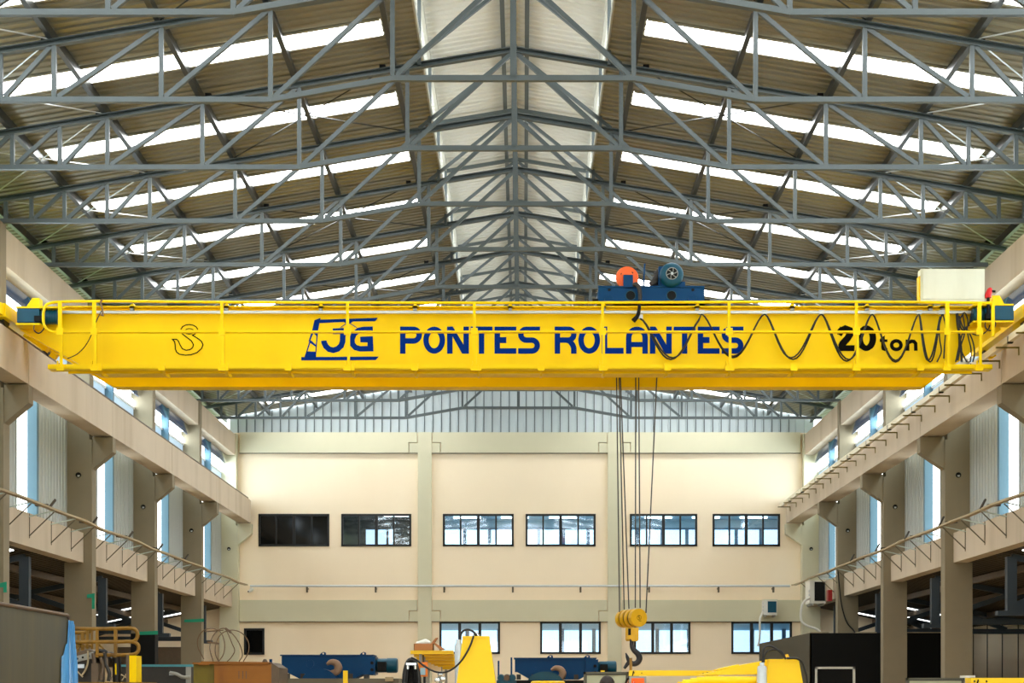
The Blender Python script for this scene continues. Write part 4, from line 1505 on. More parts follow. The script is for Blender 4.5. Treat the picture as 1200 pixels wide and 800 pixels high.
# dark skip with teal rim
D = 31.0
t = thing('steel_skip', 'black steel skip with teal rim between platform and ochre box', 'container', tuple(P(193, 812, D) - Vector((0, 0, E))))
a, b = P(142, 800, D), P(224, 781, D)
MB().box(a.x, b.x, D, D + 1.6, 0, b.z).build('body', 'grime', t)
MB().box(a.x - .03, b.x + .02, D - .04, D + 1.64, b.z, b.z + .045).build('rim', 'tealrim', t)
MB().box(b.x - .1, b.x, D - .03, D, .5, b.z).build('corner_rib', 'grey', t)
MB().tube([P(199, 788, D - .05), P(207, 789.5, D - .06), P(214, 793, D - .06), P(223, 793, D - .06)], .035, 8).build('hose', 'grey', t, True)
MB().box(P(199, 0, D).x, P(207, 0, D).x, D - .06, D, P(0, 791, D).z, P(0, 787.5, D).z).build('latch', 'alu', t)

# ochre box with flanged lid
D = 27.0
t = thing('ochre_box', 'ochre steel box with folded brown rim and green stained side', 'box', tuple(P(275, 812, D) - Vector((0, 0, E))))
a, b = P(251, 800, D), P(318, 778, D)
MB().box(a.x, b.x, D, D + 1.2, 0, b.z).build('front', 'orange_box', t)
a2 = P(226, 800, D).x
MB().box(a2, a.x + .001, D + .05, D + 1.2, 0, b.z).build('side', 'olive', t)
MB().box(a2, b.x - .05, D - .03, D + 1.25, b.z, b.z + .03).build('rim', 'orange_box', t)
MB().prism([P(232, 779, D - .04), P(244, 779, D - .04), P(247, 776, D - .04), P(316, 777, D - .04), P(316, 775.5, D - .04), P(236, 774.5, D - .04)], (0, .2, 0)).build('folded_lid', 'orange_box', t)
for x in (280, 284.5, 288.5):
    m = MB()
    m.beam(P(x, 786, D - .003), P(x, 795, D - .003), .012, .004)
    m.build('scratch', 'brown', t)
a, b = P(318, 800, D), P(327, 776, D)
MB().prism([(a.x, D, 0), (b.x, D, 0), (b.x, D, b.z - .09), (a.x, D, b.z)], (0, 1.0, 0)).build('end_plate', 'brown', t)
# wire coil above it
wc = thing('wire_coil', 'loose thin rusty wire coil standing on the ochre box', 'wire', tuple(P(262, 774, 27.5)))
for pts in ([(239, 772), (232, 758), (232, 748), (238, 739), (248, 736), (258, 740), (263, 752), (262, 766), (256, 775)],
            [(250, 775), (246, 760), (248, 748), (256, 738), (263, 736), (272, 742), (281, 755), (284, 768), (280, 775)],
            [(264, 736), (268, 744), (272, 754), (275, 762), (271, 770), (266, 775)],
            [(257, 775), (253, 768), (253, 754), (260, 742), (272, 738), (284, 742), (291, 752), (291, 764), (285, 775)],
            [(240, 740), (262, 738)]):
    MB().tube([P(x, y, 27.5) for x, y in pts], .009, 6).build('wire_loop', 'wirerust', wc, True)
MB().beam(P(243, 752, 27.5), P(257, 754, 27.5), .03, .03).build('tag_stick', 'wirerust', wc)
MB().beam(P(264, 736, 27.5), P(271, 741, 27.5), .04, .04).build('twist_tie', 'rim', wc)
o = MB().cyl(P(317, 790, 30), P(317, 772, 30), .07, 12).build('blue_pin', 'blue')
o.data
bpy.data.objects.remove(o)


# rope hoists standing on benches
def hoist(px0, px1, py0, py1, D, lab, hookpx, dome, dirty=False, yellow_dome=False):
    sx = (px1 - px0) / 140.0
    X = lambda u: px0 + u * sx
    t = thing('wire_rope_hoist', lab, 'hoist', tuple(P((px0 + px1) / 2, py1, D)), 'blue hoists on benches')
    top, bot = py0, py1
    f = MB().prism([P(X(5), top, D), P(X(112), top, D), P(X(112), bot - 1, D), P(X(100), bot - 2, D), P(X(90), bot + 3, D), P(X(26), bot + 3, D), P(X(8), bot - 6, D), P(X(5), bot - 6, D)], (0, .7, 0)).build('frame_plate', 'blue', t)
    MB().box(P(X(3.5), 0, D).x, P(X(113), 0, D).x, D - .04, D + .74, P(0, top + .8, D).z, P(0, top - .6, D).z).build('top_flange', 'blue', f)
    a, b = P(X(98), bot - 2, D), P(X(115), top + 1.5, D)
    gb = MB().box(a.x, b.x, D - .08, D + .6, a.z, b.z).build('gearbox', 'blue', t)
    for py in (top + 9, top + 17):
        c = P(X(111), py, D - .08)
        MB().lathe(c, (0, -1, 0), [(0, .035), (.02, .035)], 12).build('gearbox_bolt', 'black', gb)
    cz = P(0, (top + 3 + bot - 4) / 2, D).z
    r = P(0, top + 3, D).z - cz
    a, b = P(X(115), 0, D).x, P(X(140), 0, D).x
    mo = MB().lathe((a, D + .25, cz), (1, 0, 0), [(0, r * .8), (.04, r * .95), ((b - a) * .5, r * .95), ((b - a) * .5, r), ((b - a) * .95, r), (b - a, r * .85)], 28).build('motor', 'teal', t, True)
    MB().box(a + .05, a + (b - a) * .5, D - .12, D + .1, cz - r * .8, cz + r * .45).build('terminal_box', 'black', mo)
    for x in (X(53), X(100)) if not yellow_dome else (X(51), X(100)):
        l = MB()
        l.prism([P(x - 4, top, D + .1), P(x + 4, top, D + .1), P(x + 3.5, top - 3.2, D + .1), P(x + 1, top - 4, D + .1), P(x - 1.5, top - 2.8, D + .1)], (0, .06, 0))
        l.build('lifting_lug', 'blue', t)
        MB().lathe(P(x + .8, top - 2, D + .098), (0, -1, 0), [(0, .02), (.004, .02)], 10).build('lug_hole', 'cream', t)
    MB().lathe(P(X(38), top + 10, D), (0, -1, 0), [(0, .09), (.015, .09), (.015, .075), (.01, .075)], 20).build('side_cap', 'blue', t)
    hx, hy = hookpx
    pts = [(hx - 8, hy - 3), (hx - 3, hy - 5.5), (hx + 3, hy - 4), (hx + 5.5, hy + 1), (hx + 3, hy + 6), (hx - 3, hy + 7), (hx - 8, hy + 5.5)]
    rr = [.03, .06, .075, .085, .08, .055, .02]
    MB().tube([P(x, y, D - .35) for x, y in pts], rr, 12).build('hook', 'hookrust', t, True)
    dx0, dx1, dy = dome
    c = P((dx0 + dx1) / 2, 800, D - .5)
    w = (P(dx1, 0, D - .5).x - P(dx0, 0, D - .5).x) / 2
    h = P(0, dy, D - .5).z - c.z
    dm = MB()
    pr = [(math.cos(a_ * math.pi / 16) * w, math.sin(a_ * math.pi / 16) * h) for a_ in range(9)]
    poly = [(c.x + x_, c.y, c.z + z_) for x_, z_ in pr] + [(c.x - x_, c.y, c.z + z_) for x_, z_ in reversed(pr[:-1])]
    MB().prism(poly, (0, .5, 0)).build('rope_guard', 'blue' if not yellow_dome else 'teal', t)
    for x in (X(10), X(104), X(86), X(30)):
        MB().box(P(x - 2.5, 0, D).x, P(x + 2.5, 0, D).x, D - .05, D + .3, P(0, bot + 3, D).z, P(0, bot - 3, D).z).build('foot_bolt', 'grime', t)
    return t


D = 33.0
hoist(325, 465, 767.5, 792, D, 'blue wire rope hoist on the grey bench, left of the cardboard box', (391, 781), (353, 395, 783))
t = thing('steel_bench', 'grey steel bench under the left blue hoist', 'bench', tuple(P(395, 812, D) - Vector((0, 0, E))))
a, b = P(327, 802, D), P(470, 795, D)
MB().box(a.x, b.x, D - .6, D + .9, a.z, b.z).build('bench_top', 'bench', t)
for x in (a.x + .05, b.x - .15):
    for y in (D - .55, D + .8):
        MB().box(x, x + .1, y, y + .1, 0, a.z).build('leg', 'bench', t)
a, b = P(452, 798, D - .62), P(461, 793, D - .62)
MB().box(a.x, b.x, D - .75, D - .6, a.z, b.z).build('bench_vice', 'tray', t)
o = MB().box(P(402, 0, 30).x, P(407.2, 0, 30).x, 30, 30.08, 0, P(0, 785.5, 30).z).build('yellow_post', 'yellow2')
tag(o, 'short bright yellow post in front of the left blue hoist', 'post')
o = MB().lathe(P(310.5, 812, 33.5) - Vector((0, 0, E)), (0, 0, 1), [(0, .06), (P(0, 774, 33.5).z - .02, .06), (P(0, 772, 33.5).z, .03)], 12).build('pipe_end', 'brown', smooth=True)
tag(o, 'short brown pipe end standing behind the ochre box', 'pipe')
o = MB().box(P(315.5, 0, 33.5).x, P(318.5, 0, 33.5).x, 33.5, 33.57, 0, P(0, 772, 33.5).z).build('blue_bar', 'blue')
tag(o, 'slim blue bar standing behind the ochre box', 'bar')

D = 36.0
hoist(599, 723, 771, 793, D, 'blue wire rope hoist on the dark bench right of the yellow tapered leg', (654, 788), (618, 660, 786.5), yellow_dome=True)
t = thing('steel_bench', 'dark steel bench under the right blue hoist', 'bench', tuple(P(660, 812, D) - Vector((0, 0, E))))
a, b = P(590, 803, D), P(735, 797, D)
MB().box(a.x, b.x, D - .6, D + .9, a.z, b.z).build('bench_top', 'black', t)
for x in (a.x + .05, b.x - .15):
    for y in (D - .55, D + .8):
        MB().box(x, x + .1, y, y + .1, 0, a.z).build('leg', 'black', t)
c = P(642, 800, 34.6)
o = MB().lathe((c.x, c.y, 0), (0, 0, 1), [(0, .38), (P(0, 799, 34.6).z, .38), (P(0, 797.6, 34.6).z, .34)], 28).build('yellow_drum', 'yellow2', smooth=True)
tag(o, 'yellow round drum in front of the right blue hoist', 'drum')
# small teal parts between tapered leg and hoist
t = thing('gear_parts', 'teal gear castings with upright blue bars beside the yellow tapered leg', 'machine', tuple(P(592, 812, 35) - Vector((0, 0, E))))
MB().box(P(582, 0, 35).x, P(605, 0, 35).x, 34.9, 35.5, 0, P(0, 797, 35).z).build('casting', 'teal', t)
for x, w in ((587, 3), (594, 3.6), (600, 4)):
    MB().lathe(P(x, 794, 34.9), (0, 1, 0), [(0, .07), (.3, .09)], 14).build('gear_boss', 'teal' if x != 594 else 'rim', t, True)
MB().box(P(583.2, 0, 35).x, P(585.2, 0, 35).x, 35, 35.05, 0, P(0, 774, 35).z).build('upright_bar', 'blue', t)
MB().box(P(598.3, 0, 35).x, P(600.3, 0, 35).x, 35, 35.05, 0, P(0, 770, 35).z).build('upright_bar', 'blue', t)


# tapered yellow legs of gantry machines
def tapered(x0, x1, X0, X1, ytop, D, depth, lab, grp=None):
    zt = P(0, ytop, D).z
    # taper continued straight down to the floor
    k = (812 - ytop + E * F / D) / (800 - ytop)
    xa, xb = x0 + (X0 - x0) * k, x1 + (X1 - x1) * k
    a, b, c, d = P(x0, 0, D).x, P(x1, 0, D).x, P(xa, 0, D).x, P(xb, 0, D).x
    lo = [(c, D, 0), (d, D, 0), (d, D + depth, 0), (c, D + depth, 0)]
    hi = [(a, D, zt), (b, D, zt), (b, D + depth, zt), (a, D + depth, zt)]
    t = thing('gantry_leg', lab, 'machine leg', ((a + b) / 2, D, 0), grp)
    MB().hexa(lo, hi).build('leg_plate', 'yellow2', t)
    MB().box(a - .005, b + .005, D - .01, D + depth + .01, zt - .02, zt + .005).build('top_cap', 'yellow2', t)
    return t


D = 20.0
t = tapered(542.5, 573, 535, 581, 745.5, D, .35, 'bright yellow tapered leg of a gantry machine beside the cardboard box')
MB().lathe(P(558, 745, D + .1), (0, 0, 1), [(0, .05), (.03, .03), (.05, .02)], 10).build('cable_gland', 'chrome', t, True)
o = MB().tube([P(559, 745, D + .05), P(554, 739.5, D + .05), (P(548, 737.5, D + .05)), P(543, 739, D + .05), P(540, 743, D + .05), P(539.3, 750, D + .05)], .014, 8).build('short_cable', 'rubber', smooth=True)
tag(o, 'short black cable bent over the top of the yellow tapered leg', 'cable')
o = MB().tube([P(555, 745, D - .04), P(552, 754, D - .05), P(546, 766, D - .06), P(538, 777, D - .07), P(528, 785, D - .08), P(519, 787.8, D - .08), P(509, 786.5, D - .08), P(497, 780, D - .08), P(488, 773, D - .08), P(482, 770.5, D - .06)], .012, 8).build('draped_cable', 'rubber', smooth=True)
tag(o, 'long black cable draped from the yellow leg to the coil of hoses', 'cable')
# plastic wrapped rod by the leg
m = MB().lathe((P(537.5, 0, D + .05).x, D + .05, 0), (0, 0, 1), [(0, .05), (P(0, 778, D).z, .05), (P(0, 770, D).z, .055), (P(0, 756, D).z, .05), (P(0, 753, D).z, .035), (P(0, 749, D).z, .03)], 12)
tag(m.build('plastic_wrapped_tube', 'plastic', smooth=True), 'clear plastic wrapped tube leaning against the left yellow leg', 'tube')
# stack of yellow channels receding, carried on a post
t = thing('channel_stack', 'stack of bright yellow steel channels carrying the cardboard box', 'steel stack', tuple(P(507, 812, 21) - Vector((0, 0, E))))
rows = [(481, 531, 762, 766), (485, 532, 766, 769.5), (488, 533, 769.5, 773.5), (490, 533, 773.5, 778), (505, 534, 778, 781), (511, 536, 781, 784)]
for i, (x0, x1, y0, y1) in enumerate(rows):
    DD = 20.6 + i * .25
    a, b = P(x0, y1, DD), P(x1, y0, DD)
    m = MB().box(a.x, b.x, DD, DD + .22, a.z, b.z)
    m.box(a.x, b.x, DD - .02, DD, b.z - .012, b.z)
    m.build('steel_channel', 'yellow2', t)
    MB().box(P(x0 + 10, 0, DD).x, P(x0 + 13, 0, DD).x, DD + .05, DD + .1, 0, a.z).build('support_post', 'grey', t)
for x, y in ((502, 779), (506, 781), (510, 782.5), (514, 784)):
    c = P(x, y, 21.2)
    MB().box(c.x - .02, c.x + .03, c.y, c.y + .1, c.z - .04, c.z + .03).build('end_plate', 'cream', t)
# cardboard box
D = 20.7
t = thing('cardboard_box', 'open brown cardboard box on the yellow channels', 'box', tuple(P(497, 762, D)))
a, b = P(485, 762, D), P(507.5, 754, D)
m = MB()
m.box(a.x, b.x, D, D + .006, a.z, b.z)
m.box(a.x, b.x, D + .2, D + .206, a.z, b.z)
m.box(a.x, a.x + .006, D, D + .2, a.z, b.z)
m.box(b.x - .006, b.x, D, D + .2, a.z, b.z)
m.box(a.x, b.x, D, D + .2, a.z, a.z + .006)
m.build('carton', 'card', t)
MB().prism([P(505, 754, D), P(508, 754, D), P(512.5, 746.8, D), P(510, 747.5, D)], (0, .2, 0)).build('raised_flap', 'card', t)
MB().prism([P(508, 754, D), P(509, 752.5, D), P(521.5, 760.5, D), P(516, 761.5, D)], (0, .2, 0)).build('side_flap', 'card', t)
MB().tube([P(488, 753.5, D + .1), P(494, 753, D + .1), P(499, 752, D + .1), P(504, 753.5, D + .1)], [.02, .035, .04, .02], 8).build('paper_filling', 'whitepaint', t, True)
# coil of black hoses with chrome couplings
D = 20.2
t = thing('hose_coil', 'coil of thick black hoses with bright couplings left of the yellow channels', 'hose', tuple(P(482, 812, D) - Vector((0, 0, E))))
for i, (w, x0) in enumerate(((9, 482), (7, 482), (5.5, 481.5))):
    pts = [P(x0 - w, 830, D + i * .05), P(x0 - w + .5, 800, D + i * .05), P(x0 - w + 2, 784, D + i * .05), P(x0 - 2.5, 773.5 + i, D + i * .05), P(x0 + 2.5, 773.5 + i, D + i * .05), P(x0 + w - 2, 784, D + i * .05), P(x0 + w, 800, D + i * .05), P(x0 + w, 830, D + i * .05)]
    MB().tube(pts, .028, 8).build('hose', 'rubber', t, True)
MB().box(P(476, 0, D).x, P(488, 0, D).x, D - .03, D + .1, P(0, 779, D).z, P(0, 776.5, D).z).build('clamp', 'chrome', t)
for x in (477.5, 486.5):
    c = P(x, 784, D - .02)
    MB().cyl(c, c + Vector((0, 0, .05)), .022, 10).build('coupling', 'chrome', t)
MB().box(P(476, 0, D).x, P(488, 0, D).x, D + .1, D + .2, 0, P(0, 774, D).z).build('stand', 'black', t)
# orange pendant
D = 20.4
t = thing('control_pendant', 'orange pendant control with pale face hanging under the yellow channels', 'pendant control', tuple(P(496, 793, D)))
a, b = P(490.5, 792.5, D), P(501, 775.5, D)
MB().box(a.x, b.x, D, D + .08, a.z, b.z).build('housing', 'dirtyorange', t)
a, b = P(492.5, 790.5, D), P(498.5, 782, D)
MB().box(a.x, b.x, D - .01, D, a.z, b.z).build('face_plate', 'officewall', t)
MB().cyl(P(497.5, 830, D + .04), P(497.5, 792, D + .04), .015, 8).build('cable', 'rubber', t)
MB().cyl(P(496, 776, D + .04), P(496, 768, D + .24), .012, 8).build('suspension', 'rubber', t)
# bolt on a post
t = thing('clamp_post', 'pale post with bright bolts below the draped cable', 'post', tuple(P(516, 812, 20) - Vector((0, 0, E))))
MB().box(P(513, 0, 20).x, P(518, 0, 20).x, 20, 20.06, 0, P(0, 789, 20).z).build('post', 'grey', t)
for x, y in ((512.5, 797), (519, 795.5), (516, 789.5)):
    MB().lathe(P(x, y, 19.97), (0, -1, 0), [(0, .035), (.02, .035), (.03, .02)], 12).build('bolt', 'chrome', t, True)

# board in front of the right hoist
D = 24.0


def board(px0, px1, py0, D, lab):
    t = thing('notice_board', lab, 'board', tuple(P((px0 + px1) / 2, 812, D) - Vector((0, 0, E))))
    a, b = P(px0, 840, D), P(px1, py0, D)
    MB().box(a.x, b.x, D, D + .03, .6, b.z).build('panel', 'board', t)
    f = MB()
    w = .035
    for (x0, x1, z0, z1) in ((a.x, b.x, b.z - w, b.z), (a.x, b.x, .6, .6 + w), (a.x, a.x + w, .6, b.z), (b.x - w, b.x, .6, b.z)):
        f.box(x0, x1, D - .03, D + .05, z0, z1)
    f.build('frame', 'boardframe', t)
    i = MB()
    for (x0, x1, z0, z1) in ((a.x + w, b.x - w, b.z - w - .012, b.z - w), (a.x + w, a.x + w + .012, .6, b.z - w), (b.x - w - .012, b.x - w, .6, b.z - w)):
        i.box(x0, x1, D - .015, D, z0, z1)
    i.build('inner_edge', 'frame', t)
    for x in (a.x + .04, b.x - .08):
        MB().box(x, x + .05, D - .02, D + .03, 0, .62).build('leg', 'boardframe', t)
    return t


board(684, 737, 787, D, 'grey green framed board behind the dark haired person')
o = MB().box(P(704, 0, D).x, P(708.5, 0, D).x, D - .02, D + .04, P(0, 787, D).z, P(0, 785.3, D).z).build('yellow_clip', 'yellow2')
tag(o, 'small yellow clip on top of the left framed board', 'clip')
board(1062, 1130, 794, 26.0, 'grey green framed board below the black room, beside the right column')
o = MB().box(P(1130.5, 0, 27).x, P(1143, 0, 27).x, 27, 27.3, P(0, 793.6, 27).z, P(0, 791.2, 27).z)
o.box(P(1129, 0, 27).x, P(1137, 0, 27).x, 27.02, 27.25, 0, P(0, 793.6, 27).z)
tag(o.build('white_cap', 'whitepaint'), 'small white cap on a post beside the yellow beam end', 'cap')
t = thing('yellow_beam', 'yellow beam end with bolt holes at the lower right corner', 'beam', tuple(P(1170, 812, 22) - Vector((0, 0, E))))
a, b = P(1138, 820, 22), P(1215, 794, 22)
MB().box(a.x, b.x, 22, 22.3, a.z, b.z).build('web', 'yellow2', t)
for x, y in ((1142, 798), (1156, 798)):
    MB().lathe(P(x, y, 21.998), (0, -1, 0), [(0, .014), (.004, .014)], 10).build('bolt_hole', 'black', t)
MB().beam(P(1146.5, 796, 21.99), P(1144.5, 803, 21.99), .02, .01).build('paint_stroke', 'black', t)
for x in (a.x + .1, b.x - .2):
    MB().box(x, x + .1, 22.05, 22.2, 0, a.z).build('leg', 'yellow2', t)

# long yellow arm and the red marked sign
D = 21.0
t = thing('cantilever_beam', 'long flat yellow steel arm crossing just below the black hook', 'beam', tuple(P(790, 812, D) - Vector((0, 0, E))))
a, b = P(737.5, 791.7, D), P(842, 785.2, D)
MB().box(a.x, b.x, D, D + .12, a.z, b.z).build('web', 'yellow2', t)
for x, y in ((743, 788), (752, 788.4), (824, 789)):
    MB().lathe(P(x, y, D - .001), (0, -1, 0), [(0, .008), (.004, .008)], 10).build('bolt_hole', 'black', t)
MB().beam(P(742.5, 786, D - .01), P(741, 792, D - .01), .012, .01).build('tie_wire', 'black', t)
MB().beam(P(828, 787.6, D - .002), P(831, 788, D - .002), .008, .004).build('pen_mark', 'black', t)
for x in (a.x + .05, b.x - .15):
    MB().box(x, x + .08, D + .02, D + .1, 0, a.z).build('leg', 'grey', t)
o = MB().box(P(738, 0, D).x, P(741, 0, D).x, D + .03, D + .07, P(0, 785.2, D).z, P(0, 770.5, D).z).build('rusty_bar', 'oldyellow')
tag(o, 'short brownish bar upright on the arm under the hook', 'bar')
t = thing('warning_sign', 'orange warning sign with red triangle in a grey frame under the yellow arm', 'sign', tuple(P(748, 812, 20.7) - Vector((0, 0, E))))
D = 20.7
a, b = P(737.5, 850, D), P(757.5, 792.2, D)
f = MB()
f.box(a.x, b.x, D + .01, D + .03, a.z, b.z)
f.build('backing_frame', 'grey', t)
MB().box(P(740, 0, D).x, P(755, 0, D).x, D - .002, D + .01, P(0, 850, D).z, P(0, 794.3, D).z).build('sign_face', 'signorange', t)
m = MB()
m.poly([P(740.5, 801, D - .005), P(744.8, 801, D - .005), P(742.6, 796.8, D - .005)])
m.build('triangle_mark', 'signred', t)
m = MB()
m.quad(P(742.3, 799.6, D - .007), P(742.9, 799.6, D - .007), P(742.9, 798, D - .007), P(742.3, 798, D - .007))
m.build('exclamation_mark', 'whitepaint', t)
MB().box((a.x + b.x) / 2 - .03, (a.x + b.x) / 2 + .03, D + .01, D + .04, 0, a.z + .02).build('post', 'grey', t)

# telescopic yellow boom and second tapered leg
D = 20.0
t = tapered(901, 936, 898, 941, 772.5, D, .35, 'bright yellow tapered leg of a gantry machine in front of the grey room')
MB().lathe(P(922, 772, D + .1), (0, 0, 1), [(0, .05), (.03, .03), (.06, .02)], 10).build('cable_gland', 'sheave', t, True)
t = thing('yellow_boom', 'yellow boom with sloping cover and stepped telescopic tube beside the right leg', 'machine', tuple(P(850, 812, D) - Vector((0, 0, E))))
D = 20.1
MB().prism([P(820, 790.8, D), P(868, 779, D), P(892, 774.5, D), P(901, 772.8, D), P(901, 790, D), P(887, 790, D)], (0, .35, 0)).build('sloping_cover', 'yellow2', t)
MB().prism([P(841, 785, D), P(866, 779.4, D), P(866, 778, D), P(840, 784, D)], (0, .36, 0)).build('cover_fold', 'yellow', t)
segs = [(782, 794, 800.5, 1.6), (794, 800, 799.5, 2.6), (800, 809, 798, 3.6), (809, 816.5, 797, 4.2), (816.5, 825, 796, 4.8), (825, 886, 795.6, 5.0)]
for x0, x1, yc, r in segs:
    a, b = P(x0, yc + 1.5, D - .1), P(x1, yc + 1.5, D - .1)
    MB().lathe(a, (1, 0, 0), [(0, r / 92), (.004, r / 90), ((b - a).x, r / 90)], 20).build('tube_stage', 'yellow2', t, True)
MB().box(P(782, 0, D).x, P(887, 0, D).x, D - .2, D + .0, P(0, 812, D).z, P(0, 801, D).z).build('tube_cradle', 'yellow2', t)
for x in (800, 880):
    MB().box(P(x, 0, D).x, P(x + 6, 0, D).x, D - .15, D - .05, 0, P(0, 812, D).z).build('leg', 'yellow2', t)
m = MB().lathe((P(893, 0, 19.8).x, 19.8, 0), (0, 0, 1), [(0, .06), (P(0, 798, 19.8).z, .062), (P(0, 782, 19.8).z, .06), (P(0, 780, 19.8).z, .05), (P(0, 779.8, 19.8).z, .03), (P(0, 776, 19.8).z, .03)], 14)
tag(m.build('plastic_wrapped_tube', 'plastic', smooth=True), 'clear plastic wrapped tube leaning against the right yellow leg', 'tube')
for pts, lab in (([(921, 772), (916, 766), (908, 759), (901, 756.5), (896, 759), (894, 766), (893.5, 776)], 'thick black cable arching highest over the boom to the wrapped tube'),
                 ([(921, 772), (915, 763), (908, 761), (900, 763), (896, 768), (895, 776)], 'black cable arching lower over the boom to the wrapped tube'),
                 ([(922, 771), (934, 771.5), (939, 775), (943, 785), (946, 800), (947, 830)], 'black cable falling down the right side of the right yellow leg')):
    o = MB().tube([P(x, y, 19.9) for x, y in pts], .014, 8).build('black_cable', 'rubber', smooth=True)
    tag(o, lab, 'cable')

# black room with white framed window
D = 42.7
t = thing('black_booth', 'black and grey board booth standing among the right columns', 'booth', (10, D, 0))
xb0 = (949 - VX) / F * D
zb1 = E + (HY - 741.5) / F * D
hx0, hx1, hz1 = P(955, 0, D).x, P(1002, 0, D).x, P(0, 781, D).z
m = MB()
m.box(xb0, hx0, D, D + .06, 0, zb1)
m.box(hx1, 11.9, D, D + .06, 0, zb1)
m.box(hx0, hx1, D, D + .06, hz1, zb1)
m.build('front_wall', 'bbox', t)
MB().box(xb0 - .01, xb0 + .05, D + .0, 51.8, 0, zb1).build('side_wall', 'gbox', t)
MB().box(xb0 + .05, 11.9, D + .06, 51.8, zb1 - .06, zb1 - .01).build('roof', 'bench', t)
m = MB()
w = .06
m.box(hx0, hx1, D - .03, D + .03, hz1 - w, hz1)
m.box(hx0, hx0 + w, D - .03, D + .03, 1.0, hz1)
m.box(hx1 - w, hx1, D - .03, D + .03, 1.0, hz1)
m.box(hx0, hx1, D - .03, D + .03, 1.0, 1.0 + w)
m.build('window_frame', 'whitepaint', t)
MB().box(hx0, hx1, D + .03, D + .05, 0, hz1).build('dark_pane', 'black', t)
m = MB()
for x, y, l in ((950, 741.3, .5), (1006, 740.4, .5), (1060, 740, 1.2)):
    c = P(x, y, D + .3)
    m.box(c.x, c.x + l, c.y, c.y + .5, zb1 - .01, zb1 + .04)
tag(m.build('ceiling_scraps', 'tray'), 'beige scraps of board lying on the roof of the black booth', 'scrap', kind='stuff')

# air conditioners
def condenser(px0, px1, py0, py1, D, depth, lab, grp, tilt=False):
    t = thing('air_conditioner', lab, 'air conditioner', tuple(P((px0 + px1) / 2, py1, D)), grp)
    a, b = P(px0, py1, D), P(px1, py0, D)
    MB().box(a.x, b.x, D, D + depth, a.z + .02, b.z).build('casing', 'whitepaint', t)
    MB().box(a.x + (b.x - a.x) * .3, b.x - .02, D - .015, D, a.z + .1, b.z - .04).build('coil_grille', 'teal' if not tilt else 'black', t)
    MB().box(a.x - .02, b.x + .02, D - .02, D + depth, b.z, b.z + .03).build('top_lid', 'beigebox', t)
    for xx in (a.x + .05, b.x - .1):
        MB().box(xx, xx + .05, D, D + depth + .02, a.z - .04, a.z + .02).build('bracket', 'grey', t)
    for i in range(3):
        MB().box(a.x - .03, a.x, D + .03, D + .08, a.z + .15 + i * .12, a.z + .2 + i * .12).build('valve', 'alu', t)
    return t


condenser(895, 910.5, 703, 721, 53.0, .45, 'small white air conditioner on the green beam of the end wall', None)
condenser(949, 967.5, 680, 707.5, 50.0, .8, 'dusty white and black air conditioner under the right cable tray', None, True)
o = MB().tube([P(894, 717, 52.9), P(891, 724, 52.85), P(890.5, 740, 52.8), P(889.5, 752, 52.8), P(888, 757, 52.8)], .035, 8).build('drain_pipe', 'whitepaint', smooth=True)
tag(o, 'white insulated pipe hanging from the small end wall air conditioner', 'pipe')
o = MB().tube([P(949, 700, 49.9), P(942, 705, 49.8), (P(938.5, 716, 49.8)), P(939.5, 728, 49.8), P(946, 733, 49.8), P(957, 737, 49.8), P(961, 740, 49.8)], .04, 8).build('drain_pipe', 'whitepaint', smooth=True)
tag(o, 'white insulated pipe curving from the dusty air conditioner to the booth roof', 'pipe')
o = MB().box(P(970.5, 0, 48.5).x, P(975.5, 0, 48.5).x, 48.5, 48.75, P(0, 704, 48.5).z, P(0, 691, 48.5).z).build('red_box', 'redbox')
tag(o, 'small red box beside the dusty air conditioner', 'box')
o = MB().tube([P(982, 668, 47.1), P(984, 690, 47.15), P(987, 712, 47.18), P(993, 730, 47.18), P(1000, 738, 47.18), P(1002, 741, 47.1)], .02, 8).build('black_cable', 'rubber', smooth=True)
tag(o, 'black cable hanging down the column beside the dusty air conditioner', 'cable')
t = thing('security_camera', 'small white camera on the end wall near the left pipe end', 'camera', tuple(P(294, 694, 53.4)))
MB().cyl(P(291, 693, 53.2), P(296, 691, 53.2), .05, 12).build('camera_body', 'whitepaint', t)
MB().lathe(P(291, 693, 53.15), (0, -1, 0), [(0, .025), (.02, .025)], 10).build('lens', 'black', t)
MB().box(P(293, 0, 53.3).x, P(296, 0, 53.3).x, 53.25, 53.6, P(0, 690.5, 53.3).z, P(0, 688.5, 53.3).z).build('bracket', 'whitepaint', t)


